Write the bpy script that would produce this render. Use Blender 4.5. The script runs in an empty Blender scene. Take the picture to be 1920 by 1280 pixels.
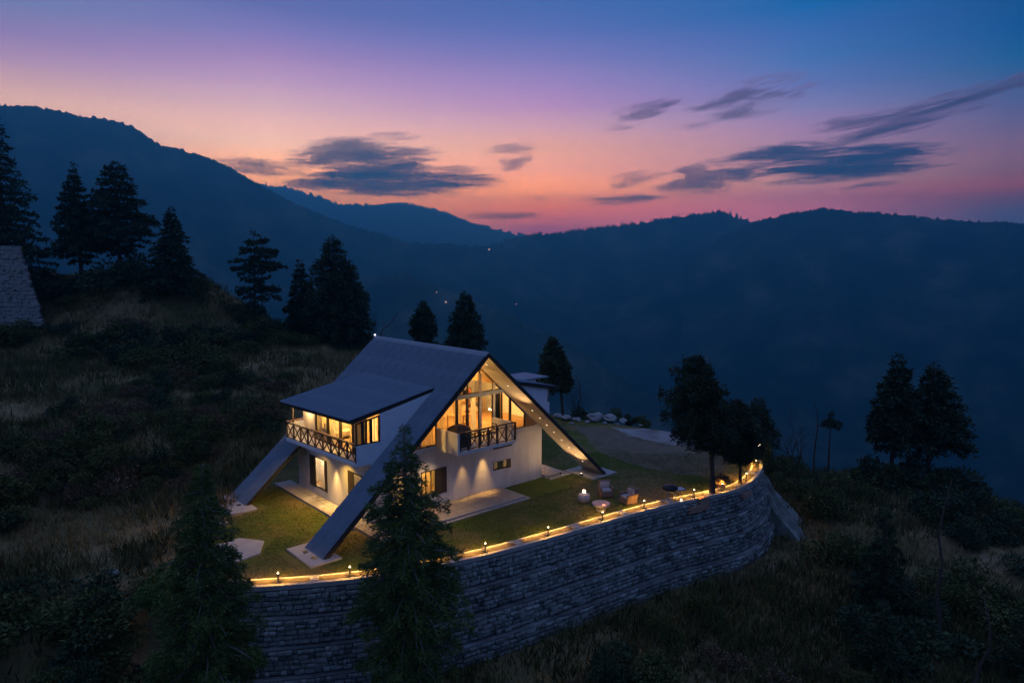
import bpy, bmesh, math, random
import numpy as np
from mathutils import Vector, Matrix, noise as mnoise

random.seed(7)
rng = np.random.default_rng(7)
sc = bpy.context.scene
R = math.radians
PI = math.pi

def lin(c):
    return tuple(((v / 255.0) / 12.92 if v / 255.0 <= 0.04045 else ((v / 255.0 + 0.055) / 1.055) ** 2.4) for v in c)

# ------------------------------------------------------------------ camera
CAM_H = 12.8
cam_d = bpy.data.cameras.new("camera")
cam = bpy.data.objects.new("camera", cam_d)
sc.collection.objects.link(cam)
cam.location = (0, 0, CAM_H)
cam.rotation_euler = (R(90) - math.atan(140 / 1280), 0, 0)
cam_d.sensor_width = 36
cam_d.lens = 24
cam_d.clip_start = 0.5
cam_d.clip_end = 40000
sc.camera = cam

# ------------------------------------------------------------------ render look
sc.view_settings.view_transform = 'Standard'
sc.view_settings.look = 'None'
sc.view_settings.exposure = 0.0
sc.view_settings.gamma = 1.0
sc.view_settings.use_curve_mapping = False
try:
    cy = sc.cycles
    cy.use_denoising = True
    cy.denoiser = 'OPENIMAGEDENOISE'
    cy.max_bounces = 6
    cy.diffuse_bounces = 3
    cy.glossy_bounces = 3
    cy.transmission_bounces = 4
    cy.transparent_max_bounces = 12
    cy.volume_bounces = 0
    cy.sample_clamp_indirect = 3.0
    cy.caustics_reflective = False
    cy.caustics_refractive = False
    cy.use_light_tree = True
    cy.volume_step_rate = .5
    cy.volume_max_steps = 96
except Exception as e:
    print('cycles settings', e)

# ------------------------------------------------------------------ world: afterglow sky, the sun just below the far range
world = bpy.data.worlds.new("World")
sc.world = world
world.use_nodes = True
wn = world.node_tree.nodes
wl = world.node_tree.links
wn.clear()
w_out = wn.new('ShaderNodeOutputWorld')
w_bg = wn.new('ShaderNodeBackground')
wl.new(w_bg.outputs[0], w_out.inputs[0])
w_tc = wn.new('ShaderNodeTexCoord')
w_sep = wn.new('ShaderNodeSeparateXYZ')
wl.new(w_tc.outputs['Generated'], w_sep.inputs[0])

def wmath(op, a, b=None):
    n = wn.new('ShaderNodeMath'); n.operation = op
    for i, v in enumerate((a, b)):
        if v is None: continue
        if isinstance(v, (int, float)): n.inputs[i].default_value = v
        else: wl.new(v, n.inputs[i])
    return n.outputs[0]

w_az = wmath('MULTIPLY', wmath('ARCTAN2', w_sep.outputs[0], w_sep.outputs[1]), 180 / PI)
w_el = wmath('MULTIPLY', wmath('ARCSINE', w_sep.outputs[2]), 180 / PI)
w_fac = wmath('DIVIDE', w_el, 90.0)

SKY_GAIN = 1.0
HAZE_D = 4.8e-4
def elramp(stops):
    n = wn.new('ShaderNodeValToRGB'); n.color_ramp.interpolation = 'LINEAR'
    el = n.color_ramp.elements
    while len(el) > 1: el.remove(el[-1])
    for i, (e, c_) in enumerate(stops):
        p = max(0.0, min(1.0, e / 90.0)); s_ = el[0] if i == 0 else el.new(p)
        s_.position = p; s_.color = (*c_, 1)
    wl.new(w_fac, n.inputs[0])
    return n.outputs[0]

SKY = [
 (-35.5, ((10.76, 3.8242, 1.9965, 1.2513), (12.08, 2.4963, 1.2739, 1.1109), (13.39, 1.5238, 0.7896, 1.1324), (14.99, 0.8316, 0.4630, 0.9469), (16.88, 0.4261, 0.4070, 0.7926))),
 (-19.2, ((6.96, 14.0388, 5.0156, 1.1541), (9.33, 6.5594, 3.3972, 1.9730), (10.5, 4.8809, 2.4615, 1.6656), (12.04, 3.0743, 1.6575, 1.5416), (13.93, 1.8060, 0.9417, 1.3557), (15.77, 1.0530, 0.5360, 1.0731), (17.21, 0.6036, 0.3843, 0.9446), (18.96, 0.2911, 0.2399, 0.6960))),
 (2.6, ((3.07, 5.8311, 1.0026, 1.8031), (4.8, 15.5843, 2.6431, 0.2533), (6.09, 18.7616, 5.1006, 0.7664), (7.79, 9.3134, 3.1403, 1.3367), (9.46, 5.4312, 2.1779, 1.0756), (11.1, 3.2663, 1.5175, 1.4606), (12.72, 1.8969, 0.8584, 1.4552), (14.3, 1.1916, 0.6318, 1.3060), (16.24, 0.5846, 0.4107, 1.0312), (18.12, 0.2650, 0.2793, 0.8350), (19.95, 0.1409, 0.2173, 0.6824))),
 (22.6, ((4.63, 12.0193, 2.7329, 3.2454), (6.41, 6.8937, 2.7776, 1.7786), (8.36, 3.0970, 1.3965, 1.5274), (10.27, 1.8856, 0.9249, 1.4702), (11.78, 0.8938, 0.7097, 1.3467), (13.26, 0.4269, 0.4680, 1.1373), (15.08, 0.1704, 0.3691, 0.9324), (16.85, 0.0998, 0.2606, 0.8112), (18.58, 0.0006, 0.2131, 0.6496))),
 (35.5, ((3.55, 2.0406, 1.6462, 2.9391), (5.3, 6.3120, 1.1038, 0.3651), (6.34, 2.9888, 0.9765, 0.7266), (7.72, 1.9042, 0.7494, 0.8177), (9.08, 0.9046, 0.4930, 0.7703), (10.43, 0.4435, 0.3668, 0.7215), (12.08, 0.1312, 0.2790, 0.6541), (13.39, 0.0211, 0.2304, 0.5624), (14.99, 0.0000, 0.1459, 0.5102), (16.57, 0.0000, 0.1045, 0.3772))),
]
HIGH = [(32, (90, 112, 182)), (50, (122, 143, 205)), (90, (132, 152, 208))]  # unseen sky overhead, raised above the visible tone to brighten the foreground
def col_(st):
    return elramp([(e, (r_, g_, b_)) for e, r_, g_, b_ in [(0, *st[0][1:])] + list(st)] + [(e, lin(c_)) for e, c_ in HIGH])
cols = [(az, col_(st)) for az, st in SKY]
BACK = elramp([(0, lin((74, 84, 132))), (10, lin((84, 100, 154))), (25, lin((96, 118, 180))), (50, lin((122, 143, 205))), (90, lin((132, 152, 208)))])  # unseen sky behind the camera, brightened to add fill light
def wmix(a, b, a0, a1):
    mr = wn.new('ShaderNodeMapRange'); mr.clamp = True; mr.interpolation_type = 'LINEAR'
    wl.new(w_az, mr.inputs[0]); mr.inputs[1].default_value = a0; mr.inputs[2].default_value = a1
    m = wn.new('ShaderNodeMix'); m.data_type = 'RGBA'
    wl.new(mr.outputs[0], m.inputs[0]); wl.new(a, m.inputs[6]); wl.new(b, m.inputs[7])
    return m.outputs[2]
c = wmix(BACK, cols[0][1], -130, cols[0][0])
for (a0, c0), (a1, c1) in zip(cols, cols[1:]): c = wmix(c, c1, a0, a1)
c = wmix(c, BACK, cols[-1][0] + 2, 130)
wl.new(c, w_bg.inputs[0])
w_bg.inputs[1].default_value = SKY_GAIN

# ------------------------------------------------------------------ helpers
C = sc.collection

def link(o, parent=None):
    C.objects.link(o)
    if parent: o.parent = parent
    return o

def empty(name, loc=(0, 0, 0), rz=0.0, scale=1.0):
    o = bpy.data.objects.new(name, None)
    o.empty_display_size = .3
    o.location = loc; o.rotation_euler = (0, 0, rz); o.scale = (scale,) * 3
    return link(o)

def tag(o, label=None, cat=None, group=None, kind=None):
    if label: o['label'] = label
    if cat: o['category'] = cat
    if group: o['group'] = group
    if kind: o['kind'] = kind
    return o

class MB:
    """collects vertices and faces; build() links them as one object"""
    def __init__(s): s.v = []; s.f = []
    def add(s, vs, fs):
        b = len(s.v); s.v += [tuple(p) for p in vs]; s.f += [tuple(i + b for i in f) for f in fs]; return s
    def box(s, a, b):
        x0, x1 = sorted((a[0], b[0])); y0, y1 = sorted((a[1], b[1])); z0, z1 = sorted((a[2], b[2]))
        return s.add([(x0, y0, z0), (x1, y0, z0), (x1, y1, z0), (x0, y1, z0), (x0, y0, z1), (x1, y0, z1), (x1, y1, z1), (x0, y1, z1)],
                     [(0, 3, 2, 1), (4, 5, 6, 7), (0, 1, 5, 4), (1, 2, 6, 5), (2, 3, 7, 6), (3, 0, 4, 7)])
    def obox(s, c, size, rz=0.0, M=None):
        hx, hy, hz = size[0] / 2, size[1] / 2, size[2] / 2
        m = M if M else Matrix.Rotation(rz, 3, 'Z')
        vs = [Vector(c) + m @ Vector((sx * hx, sy * hy, sz * hz)) for sz in (-1, 1) for sx, sy in ((-1, -1), (1, -1), (1, 1), (-1, 1))]
        return s.add(vs, [(0, 3, 2, 1), (4, 5, 6, 7), (0, 1, 5, 4), (1, 2, 6, 5), (2, 3, 7, 6), (3, 0, 4, 7)])
    def bar(s, p, q, w, h=None, up=(0, 0, 1)):
        """rectangular bar from p to q"""
        h = h or w
        p = Vector(p); q = Vector(q); d = (q - p).normalized(); u = Vector(up)
        if abs(d.dot(u)) > .95: u = Vector((0, 1, 0)) if abs(d.y) < .9 else Vector((1, 0, 0))
        x = d.cross(u).normalized(); y = x.cross(d).normalized()
        vs = []
        for e in (p, q):
            for a, b in ((-1, -1), (1, -1), (1, 1), (-1, 1)): vs.append(e + x * a * w / 2 + y * b * h / 2)
        return s.add(vs, [(0, 1, 2, 3), (7, 6, 5, 4), (0, 4, 5, 1), (1, 5, 6, 2), (2, 6, 7, 3), (3, 7, 4, 0)])
    def tube(s, pts, rad, n=8, cap=True):
        pts = [Vector(p) for p in pts]
        rad = rad if hasattr(rad, '__len__') else [rad] * len(pts)
        b = len(s.v)
        for i, p in enumerate(pts):
            d = (pts[min(i + 1, len(pts) - 1)] - pts[max(i - 1, 0)]).normalized()
            u = Vector((0, 0, 1)) if abs(d.z) < .9 else Vector((1, 0, 0))
            x = d.cross(u).normalized(); y = x.cross(d)
            for k in range(n):
                a = 2 * PI * k / n
                s.v.append(tuple(p + (x * math.cos(a) + y * math.sin(a)) * rad[i]))
        for i in range(len(pts) - 1):
            for k in range(n):
                k2 = (k + 1) % n
                s.f.append((b + i * n + k, b + i * n + k2, b + (i + 1) * n + k2, b + (i + 1) * n + k))
        if cap:
            s.f.append(tuple(b + k for k in range(n))[::-1])
            s.f.append(tuple(b + (len(pts) - 1) * n + k for k in range(n)))
        return s
    def lathe(s, prof, n=16, c=(0, 0, 0)):
        b = len(s.v)
        for r, z in prof:
            for k in range(n):
                a = 2 * PI * k / n
                s.v.append((c[0] + r * math.cos(a), c[1] + r * math.sin(a), c[2] + z))
        for i in range(len(prof) - 1):
            for k in range(n):
                k2 = (k + 1) % n
                s.f.append((b + i * n + k, b + i * n + k2, b + (i + 1) * n + k2, b + (i + 1) * n + k))
        return s
    def prism(s, poly, off):
        """polygon (list of 3D points) extruded by the vector off"""
        n = len(poly); off = Vector(off)
        vs = [Vector(p) for p in poly] + [Vector(p) + off for p in poly]
        fs = [tuple(range(n))[::-1], tuple(range(n, 2 * n))] + [(i, (i + 1) % n, n + (i + 1) % n, n + i) for i in range(n)]
        return s.add(vs, fs)
    def mesh(s, name, mat=None, smooth=False):
        me = bpy.data.meshes.new(name)
        me.from_pydata([tuple(p) for p in s.v], [], s.f)
        bm = bmesh.new(); bm.from_mesh(me)
        bmesh.ops.recalc_face_normals(bm, faces=bm.faces)
        bm.to_mesh(me); bm.free()
        if mat: me.materials.append(mat)
        if smooth: me.polygons.foreach_set('use_smooth', [True] * len(me.polygons))
        return me
    def build(s, name, mat=None, parent=None, smooth=False, bevel=0.0):
        o = bpy.data.objects.new(name, s.mesh(name, mat, smooth))
        if bevel:
            m = o.modifiers.new('bevel', 'BEVEL'); m.width = bevel; m.segments = 2; m.limit_method = 'ANGLE'
        return link(o, parent)

def np_mesh(name, verts, faces, mats=(), smooth=False, matidx=None):
    """verts (n,3) faces (m,k) numpy arrays, all faces the same size"""
    me = bpy.data.meshes.new(name)
    verts = np.asarray(verts, dtype=np.float32); faces = np.asarray(faces, dtype=np.int32)
    n, k = faces.shape
    me.vertices.add(len(verts)); me.vertices.foreach_set('co', verts.ravel())
    me.loops.add(n * k); me.loops.foreach_set('vertex_index', faces.ravel())
    me.polygons.add(n); me.polygons.foreach_set('loop_start', np.arange(0, n * k, k, dtype=np.int32))
    for m in mats: me.materials.append(m)
    if matidx is not None: me.polygons.foreach_set('material_index', np.asarray(matidx, dtype=np.int32))
    me.update(calc_edges=True)
    if smooth: me.polygons.foreach_set('use_smooth', np.ones(n, dtype=bool))
    return me

# value noise for terrain, vectorised
_P = np.random.default_rng(3).random((256, 256))
def vn(x, y, sc_=1.0, off=0.0):
    x = np.asarray(x, float) / sc_ + off * 17.3 + 1000; y = np.asarray(y, float) / sc_ + off * 9.1 + 1000
    xi = np.floor(x).astype(int); yi = np.floor(y).astype(int)
    fx = x - xi; fy = y - yi
    fx = fx * fx * (3 - 2 * fx); fy = fy * fy * (3 - 2 * fy)
    g = lambda a, b: _P[a % 256, b % 256]
    return (g(xi, yi) * (1 - fx) + g(xi + 1, yi) * fx) * (1 - fy) + (g(xi, yi + 1) * (1 - fx) + g(xi + 1, yi + 1) * fx) * fy
def fbm(x, y, s, o=0.0, oct_=4):
    r = 0; a = .5; t = 0
    for i in range(oct_):
        r = r + a * vn(x, y, s / 2 ** i, o + i); t += a; a *= .5
    return r / t

# ------------------------------------------------------------------ materials
def material(name, base, rough=0.8, var=None, vscale=2.0, bump=0.0, bscale=30.0, metal=0.0, spec=0.3, detail=5, coords='Object',
             stops=None, emit=None, estr=0.0, stretch=None, bump_dist=0.02, trans=0.0):
    m = bpy.data.materials.new(name); m.use_nodes = True
    nt = m.node_tree; b = nt.nodes['Principled BSDF']
    b.inputs['Roughness'].default_value = rough
    b.inputs['Metallic'].default_value = metal
    b.inputs['Specular IOR Level'].default_value = spec
    b.inputs['Base Color'].default_value = (*base, 1)
    if trans: b.inputs['Transmission Weight'].default_value = trans
    tc = nt.nodes.new('ShaderNodeTexCoord'); vec = tc.outputs[coords]
    if stretch:
        mp = nt.nodes.new('ShaderNodeMapping'); mp.inputs['Scale'].default_value = stretch
        nt.links.new(vec, mp.inputs[0]); vec = mp.outputs[0]
    if var or stops:
        no = nt.nodes.new('ShaderNodeTexNoise'); no.inputs['Scale'].default_value = vscale; no.inputs['Detail'].default_value = detail
        no.inputs['Roughness'].default_value = .62
        nt.links.new(vec, no.inputs['Vector'])
        cr = nt.nodes.new('ShaderNodeValToRGB')
        st = stops or [(.3, base), (.7, var)]
        el = cr.color_ramp.elements
        el[0].position = st[0][0]; el[0].color = (*st[0][1], 1); el[1].position = st[-1][0]; el[1].color = (*st[-1][1], 1)
        for p, cc in st[1:-1]:
            e = el.new(p); e.color = (*cc, 1)
        nt.links.new(no.outputs[0], cr.inputs[0]); nt.links.new(cr.outputs[0], b.inputs['Base Color'])
        m['col'] = cr.name
    if bump:
        n2 = nt.nodes.new('ShaderNodeTexNoise'); n2.inputs['Scale'].default_value = bscale; n2.inputs['Detail'].default_value = 6
        nt.links.new(vec, n2.inputs['Vector'])
        bp = nt.nodes.new('ShaderNodeBump'); bp.inputs['Strength'].default_value = bump; bp.inputs['Distance'].default_value = bump_dist
        nt.links.new(n2.outputs[0], bp.inputs['Height']); nt.links.new(bp.outputs[0], b.inputs['Normal'])
    if emit:
        b.inputs['Emission Color'].default_value = (*emit, 1); b.inputs['Emission Strength'].default_value = estr
    return m

def random_tint(m, amt=.35):
    """each object or leaf island of the material gets a slightly different brightness"""
    nt = m.node_tree; b = nt.nodes['Principled BSDF']
    gi = nt.nodes.new('ShaderNodeNewGeometry')
    mr = nt.nodes.new('ShaderNodeMapRange'); mr.inputs[3].default_value = 1 - amt; mr.inputs[4].default_value = 1 + amt
    nt.links.new(gi.outputs['Random Per Island'], mr.inputs[0])
    hs = nt.nodes.new('ShaderNodeHueSaturation')
    nt.links.new(mr.outputs[0], hs.inputs['Value'])
    if b.inputs['Base Color'].links: nt.links.new(b.inputs['Base Color'].links[0].from_socket, hs.inputs['Color'])
    else: hs.inputs['Color'].default_value = b.inputs['Base Color'].default_value
    nt.links.new(hs.outputs[0], b.inputs['Base Color'])
    return m

M = {}
M['render'] = material('white_render', (.70, .70, .70), .85, (.55, .54, .53), 1.6, stretch=(1.2, 1.2, .35), bump=.15, bscale=60)
M['white'] = material('white_paint', (.80, .81, .82), .6, (.72, .73, .74), 3)
M['cream'] = material('cream_plaster', (.70, .60, .44), .85, (.62, .52, .38), 1.5)
M['soffit'] = material('soffit_board', (.60, .53, .43), .6, (.52, .45, .36), 1.3, stretch=(1, 6, 1), bump=.1, bscale=8)
M['roof'] = material('blue_grey_roof_sheet', (.205, .25, .30), .6, (.145, .18, .225), .9, bump=.12, bscale=24, spec=.35)
random_tint(M['roof'], .16)
M['ridge'] = material('ridge_flashing', (.34, .36, .38), .4, (.26, .28, .3), 4, metal=.3)
M['dark'] = material('dark_bronze_frame', (.035, .028, .024), .45, (.05, .04, .033), 6)
M['darkwood'] = material('dark_timber', (.06, .04, .028), .6, (.10, .065, .04), 6, stretch=(1, 1, 5), bump=.2, bscale=30)
M['wood'] = material('honey_timber', (.42, .25, .12), .5, (.32, .18, .08), 5, stretch=(1, 8, 1), bump=.1)
M['floorwood'] = material('floor_timber', (.52, .36, .20), .4, (.40, .26, .14), 4, stretch=(8, 1, 1))
M['concrete'] = material('pale_concrete', (.42, .40, .38), .85, (.33, .31, .30), 2.2, bump=.25, bscale=22)
M['tile'] = material('patio_tile', (.44, .37, .28), .6, (.34, .28, .21), 3.0, bump=.15, bscale=18)
random_tint(M['tile'], .16)
M['coping'] = material('coping_stone', (.46, .42, .37), .8, (.34, .31, .28), 4, bump=.3, bscale=25)
M['soil'] = material('dark_soil', (.07, .05, .035), .95, (.11, .08, .05), 9, bump=.6, bscale=30)
M['stone'] = material('wall_stone', (.22, .23, .205), .85, stops=[(.28, (.12, .125, .112)), (.5, (.22, .23, .205)), (.72, (.38, .38, .345))], vscale=.9, bump=.5, bscale=14)
random_tint(M['stone'], .42)
M['ledge'] = material('weathered_ledge', (.12, .12, .115), .9, stops=[(.35, (.09, .09, .088)), (.55, (.20, .20, .19)), (.7, (.34, .335, .32))], vscale=.6, bump=.5, bscale=14)
M['mortar'] = material('wall_mortar', (.06, .062, .058), .95, (.09, .09, .084), 5, bump=.4, bscale=20)
M['brick'] = material('red_brick', (.34, .17, .11), .85, (.44, .26, .18), 7, bump=.3, bscale=30)
random_tint(M['brick'], .3)
def curtain_mat(name, colr):
    m = material(name, colr, .9, tuple(c_ * .8 for c_ in colr), 4, stretch=(9, 9, .4)); nt = m.node_tree; b = nt.nodes['Principled BSDF']
    t = nt.nodes.new('ShaderNodeBsdfTranslucent'); mx = nt.nodes.new('ShaderNodeMixShader'); mx.inputs[0].default_value = .55
    nt.links.new(b.inputs['Base Color'].links[0].from_socket, t.inputs[0]); nt.links.new(b.outputs[0], mx.inputs[1]); nt.links.new(t.outputs[0], mx.inputs[2])
    nt.links.new(mx.outputs[0], nt.nodes['Material Output'].inputs[0]); return m
M['curtain'] = curtain_mat('sheer_gold_curtain', (.72, .56, .34))
M['curtainw'] = curtain_mat('sheer_white_curtain', (.80, .76, .68))
M['redwall'] = material('terracotta_wall', (.42, .13, .06), .85, (.36, .10, .05), 2)
M['black'] = material('black_metal', (.02, .02, .02), .45)
M['cover'] = material('dark_fabric_cover', (.05, .035, .03), .9, (.07, .05, .04), 5, bump=.4, bscale=8)
M['cushion'] = material('pale_cushion', (.52, .46, .42), .9, (.44, .38, .35), 6, bump=.2, bscale=30)
M['wicker'] = material('brown_wicker', (.20, .12, .08), .8, (.30, .19, .13), 20, bump=.6, bscale=60)
M['metalpale'] = material('pale_metal', (.5, .5, .5), .35, metal=.7)
M['bark'] = material('bark', (.055, .042, .034), .95, (.09, .07, .055), 5, stretch=(3, 3, .6), bump=.8, bscale=12)
M['barkpale'] = material('pale_bark', (.16, .15, .14), .9, (.24, .22, .2), 5, stretch=(3, 3, .6), bump=.6, bscale=12)
M['needle'] = material('deodar_needles', (.030, .052, .030), .8, stops=[(.3, (.022, .040, .022)), (.55, (.042, .066, .032)), (.75, (.085, .11, .045))], vscale=.9, spec=.15)
random_tint(M['needle'], .45)
M['needle2'] = material('blue_green_needles', (.040, .070, .048), .8, stops=[(.3, (.045, .070, .018)), (.55, (.095, .135, .034)), (.75, (.19, .21, .055))], vscale=1.3, spec=.15)
random_tint(M['needle2'], .5)
M['leaf'] = material('shrub_leaves', (.04, .06, .022), .8, stops=[(.3, (.04, .052, .017)), (.5, (.08, .095, .028)), (.75, (.17, .14, .05))], vscale=.8, spec=.15)
random_tint(M['leaf'], .5)
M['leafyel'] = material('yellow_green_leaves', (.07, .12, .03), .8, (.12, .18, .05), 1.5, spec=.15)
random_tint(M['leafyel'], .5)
M['leafdry'] = material('dry_brown_leaves', (.12, .075, .045), .9, (.17, .12, .07), 2, spec=.1)
random_tint(M['leafdry'], .5)
M['drygrass'] = material('dry_grass_blades', (.19, .14, .08), .9, stops=[(.3, (.09, .10, .03)), (.5, (.19, .145, .06)), (.7, (.31, .225, .12))], vscale=.12, spec=.1)
random_tint(M['drygrass'], .4)
M['lawnblade'] = material('lawn_blades', (.07, .09, .025), .9, stops=[(.33, (.20, .14, .055)), (.47, (.13, .125, .03)), (.6, (.07, .10, .018))], vscale=.22, spec=.1)
random_tint(M['lawnblade'], .35)
M['rock'] = material('pale_boulder', (.36, .35, .34), .9, (.22, .21, .20), 2.5, bump=.6, bscale=9)
def glowing(name, colr, s):
    m = material(name, (.8, .8, .8), .5, emit=colr, estr=s); return m
WARM = (1.0, .56, .18)
WARM2 = (1.0, .70, .38)
AMBER = (1.0, .50, .12)
M['bulb'] = glowing('lit_bulb', (1, .78, .5), 6.0)
M['downlight'] = glowing('lit_downlight', (1, .74, .42), 3.2)
M['lampshade'] = glowing('lit_lamp_shade', (1, .66, .3), 2.2)
M['whitebulb'] = glowing('lit_white_bulb', (.9, .93, 1), 1.6)
M['ember'] = glowing('glowing_ember', (1, .16, .04), 2.2)
M['village'] = glowing('lit_village_lamp', (1, .55, .35), 1.0)
def glass_mat():
    m = bpy.data.materials.new('window_glass'); m.use_nodes = True
    nt = m.node_tree; nt.nodes.remove(nt.nodes['Principled BSDF'])
    tr = nt.nodes.new('ShaderNodeBsdfTransparent'); tr.inputs[0].default_value = (.93, .95, .93, 1)
    gl = nt.nodes.new('ShaderNodeBsdfGlossy'); gl.inputs['Roughness'].default_value = .03
    lw = nt.nodes.new('ShaderNodeLayerWeight'); lw.inputs[0].default_value = .5
    pw = nt.nodes.new('ShaderNodeMath'); pw.operation = 'POWER'; pw.inputs[1].default_value = 5; nt.links.new(lw.outputs['Facing'], pw.inputs[0])
    fr = nt.nodes.new('ShaderNodeMath'); fr.operation = 'MULTIPLY_ADD'; fr.inputs[1].default_value = .9; fr.inputs[2].default_value = .05; nt.links.new(pw.outputs[0], fr.inputs[0])
    mx = nt.nodes.new('ShaderNodeMixShader')
    nt.links.new(fr.outputs[0], mx.inputs[0]); nt.links.new(tr.outputs[0], mx.inputs[1]); nt.links.new(gl.outputs[0], mx.inputs[2])
    nt.links.new(mx.outputs[0], nt.nodes['Material Output'].inputs[0])
    return m
M['glass'] = glass_mat()

# ------------------------------------------------------------------ plan geometry
HO = Vector((-1.22, 34.93, 0)); HA = R(41.63)          # house origin (below the front end of the ridge), x = along the gable, y = along the ridge
HM = Matrix.Translation(HO) @ Matrix.Rotation(HA, 4, 'Z')
def H(s, t, z=0.0): return HM @ Vector((s, t, z))

# top outer edge of the curved retaining wall
WP = [(-13.4, 26.4), (-12.0, 26.05), (-10.5, 26.14), (-8.6, 26.4), (-6.6, 26.85), (-4.5, 27.55), (-2.1, 28.7), (0, 29.95), (2.3, 31.5), (4.85, 33.3),
      (6.7, 34.6), (8.7, 35.85), (10.4, 36.75), (12, 37.65), (13.1, 38.4), (14.0, 39.35), (14.9, 40.6), (15.7, 42), (16.3, 43.6), (16.6, 45.4), (16.3, 47.4), (15.3, 49.3)]
def catmull(P, step):
    P = [Vector((*p, 0)) for p in P]; out = []
    for i in range(len(P) - 1):
        p0 = P[max(i - 1, 0)]; p1 = P[i]; p2 = P[i + 1]; p3 = P[min(i + 2, len(P) - 1)]
        n = max(2, int((p2 - p1).length / .05))
        for k in range(n):
            u = k / n
            out.append(.5 * ((2 * p1) + (p2 - p0) * u + (2 * p0 - 5 * p1 + 4 * p2 - p3) * u * u + (3 * p1 - p0 - 3 * p2 + p3) * u ** 3))
    out.append(P[-1])
    # resample
    res = [out[0]]; acc = 0
    for a, b in zip(out, out[1:]):
        acc += (b - a).length
        if acc >= step: res.append(b); acc = 0
    return res
WALL = catmull(WP, .3)
def offset_curve(pts, d):
    """d > 0: to the right of the direction of travel = outwards (downhill)"""
    o = []
    for i, p in enumerate(pts):
        t = (pts[min(i + 1, len(pts) - 1)] - pts[max(i - 1, 0)]).normalized()
        o.append(p + Vector((t.y, -t.x, 0)) * d)
    return o
BACKP = [(15.3, 49.3), (13.6, 51.2), (11, 53.2), (8, 55), (5, 57.2), (1, 60), (-6, 64), (-20, 64), (-30, 50), (-34, 36), (-26, 30), (-20, 28.0), (-15.5, 26.6)]
# plateau polygon for the inside test
PLAT = np.array([(p.x, p.y) for p in WALL[::2]] + BACKP[1:])
def inside(x, y, poly=PLAT):
    x = np.asarray(x); y = np.asarray(y); r = np.zeros(x.shape, bool); n = len(poly); j = n - 1
    for i in range(n):
        xi, yi = poly[i]; xj, yj = poly[j]
        if yi != yj:
            r ^= ((yi > y) != (yj > y)) & (x < (xj - xi) * (y - yi) / (yj - yi) + xi)
        j = i
    return r
def seg_dist(x, y, poly, closed=True):
    d = np.full(np.shape(x), 1e9); n = len(poly)
    for i in range(n if closed else n - 1):
        a = np.array(poly[i]); b = np.array(poly[(i + 1) % n]); ab = b - a
        u = np.clip(((x - a[0]) * ab[0] + (y - a[1]) * ab[1]) / (ab @ ab + 1e-9), 0, 1)
        d = np.minimum(d, np.hypot(x - a[0] - u * ab[0], y - a[1] - u * ab[1]))
    return d
TERR = [(-60, 14), (-34, 27.5), (-29, 36.5), (-25, 41.2), (-20, 44.6), (-15.6, 47.2), (-11, 52), (-9, 60), (-7, 72), (-6, 90)]   # lip of the upper terrace
TERR_AREA = np.array(TERR + [(-6, 200), (-200, 200), (-200, 14)])
def ss(v, a, b):
    u = np.clip((v - a) / (b - a), 0, 1); return u * u * (3 - 2 * u)
def terrain(x, y):
    x = np.asarray(x, float); y = np.asarray(y, float)
    ins = inside(x, y); d = seg_dist(x, y, PLAT)
    dist_w = np.where(ins, -d, d)
    wall_d = seg_dist(x, y, [(p.x, p.y) for p in WALL[::3]], False)
    # low ground outside the retaining wall
    low = -4.25 - .055 * np.clip(dist_w, 0, 40) + (fbm(x, y, 7, 1) - .5) * 1.1 * ss(dist_w, .5, 5) + (fbm(x, y, 1.6, 2) - .5) * .35
    low = low + 4.15 * ss(-x, 12.2, 15.5) * ss(y, 15.5, 26.3)            # left of the wall the slope climbs to the lawn
    low = low + 1.3 * ss(x, 26, 40) * ss(55 - y, 0, 16) * ss(y, 26, 40)
    # beyond the back rim of the plateau
    crest = np.interp(x, [-10, 5, 12, 17, 21, 24, 28, 33, 38, 46, 70, 140], [80, 58, 55, 57, 59, 59.5, 57.5, 54.5, 50, 45, 34, 20])
    low = low - .62 * np.clip(y - crest, 0, None) - .5 * np.clip(y - crest, 0, 3) * .2
    plat = -.35 + .34 * ss(-x, 13.6, 15.0) + (fbm(x, y, 9, 5) - .5) * .1 + (fbm(x, y, 1.8, 6) - .5) * .14 * ss(-x, 13.6, 15.0)
    # upper terrace on the left
    it = inside(x, y, TERR_AREA); dt = seg_dist(x, y, TERR, False); dt = np.where(it, dt, -dt)
    up = 3.2 * ss(dt, -6.5, .3) + .022 * np.clip(dt, 0, 60)
    up = up + .55 * ss(dt, 5.5, 7.5) + .5 * ss(dt, 12, 14)
    hill = 6.6 * ss(-x, 24.5, 39) * ss(y + .18 * (x + 30), 57, 73)
    up = up + hill + (fbm(x, y, 6, 7) - .5) * (1.0 * ss(dt, 0, 5) + 2.0 * ss(hill, 0, 4))
    up = up + (fbm(x, y, 1.3, 8) - .5) * .35 * ss(dt, -3, -1)
    fall_c = np.interp(x, [-60, -36, -28, -17, -6], [88, 83, 84, 84, 76])
    up = up - .6 * np.clip(y - fall_c, 0, None)
    h = np.where(dist_w < -1.2, plat, low)
    # let the left bank join whichever is higher
    bank = np.where(it | (dt > -6.6), up - .45, -9999)
    left = ss(-x, 15.5, 19.5) * ss(y, 24, 30)
    h = np.where(left > 0, h * (1 - left) + np.maximum(h, -.15) * left, h)
    h = np.maximum(h, bank)
    h = h - .6 * np.clip(y - 96, 0, None) * (h > -20)
    return h
def th(x, y): return float(terrain(np.array([x]), np.array([y]))[0])

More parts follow.
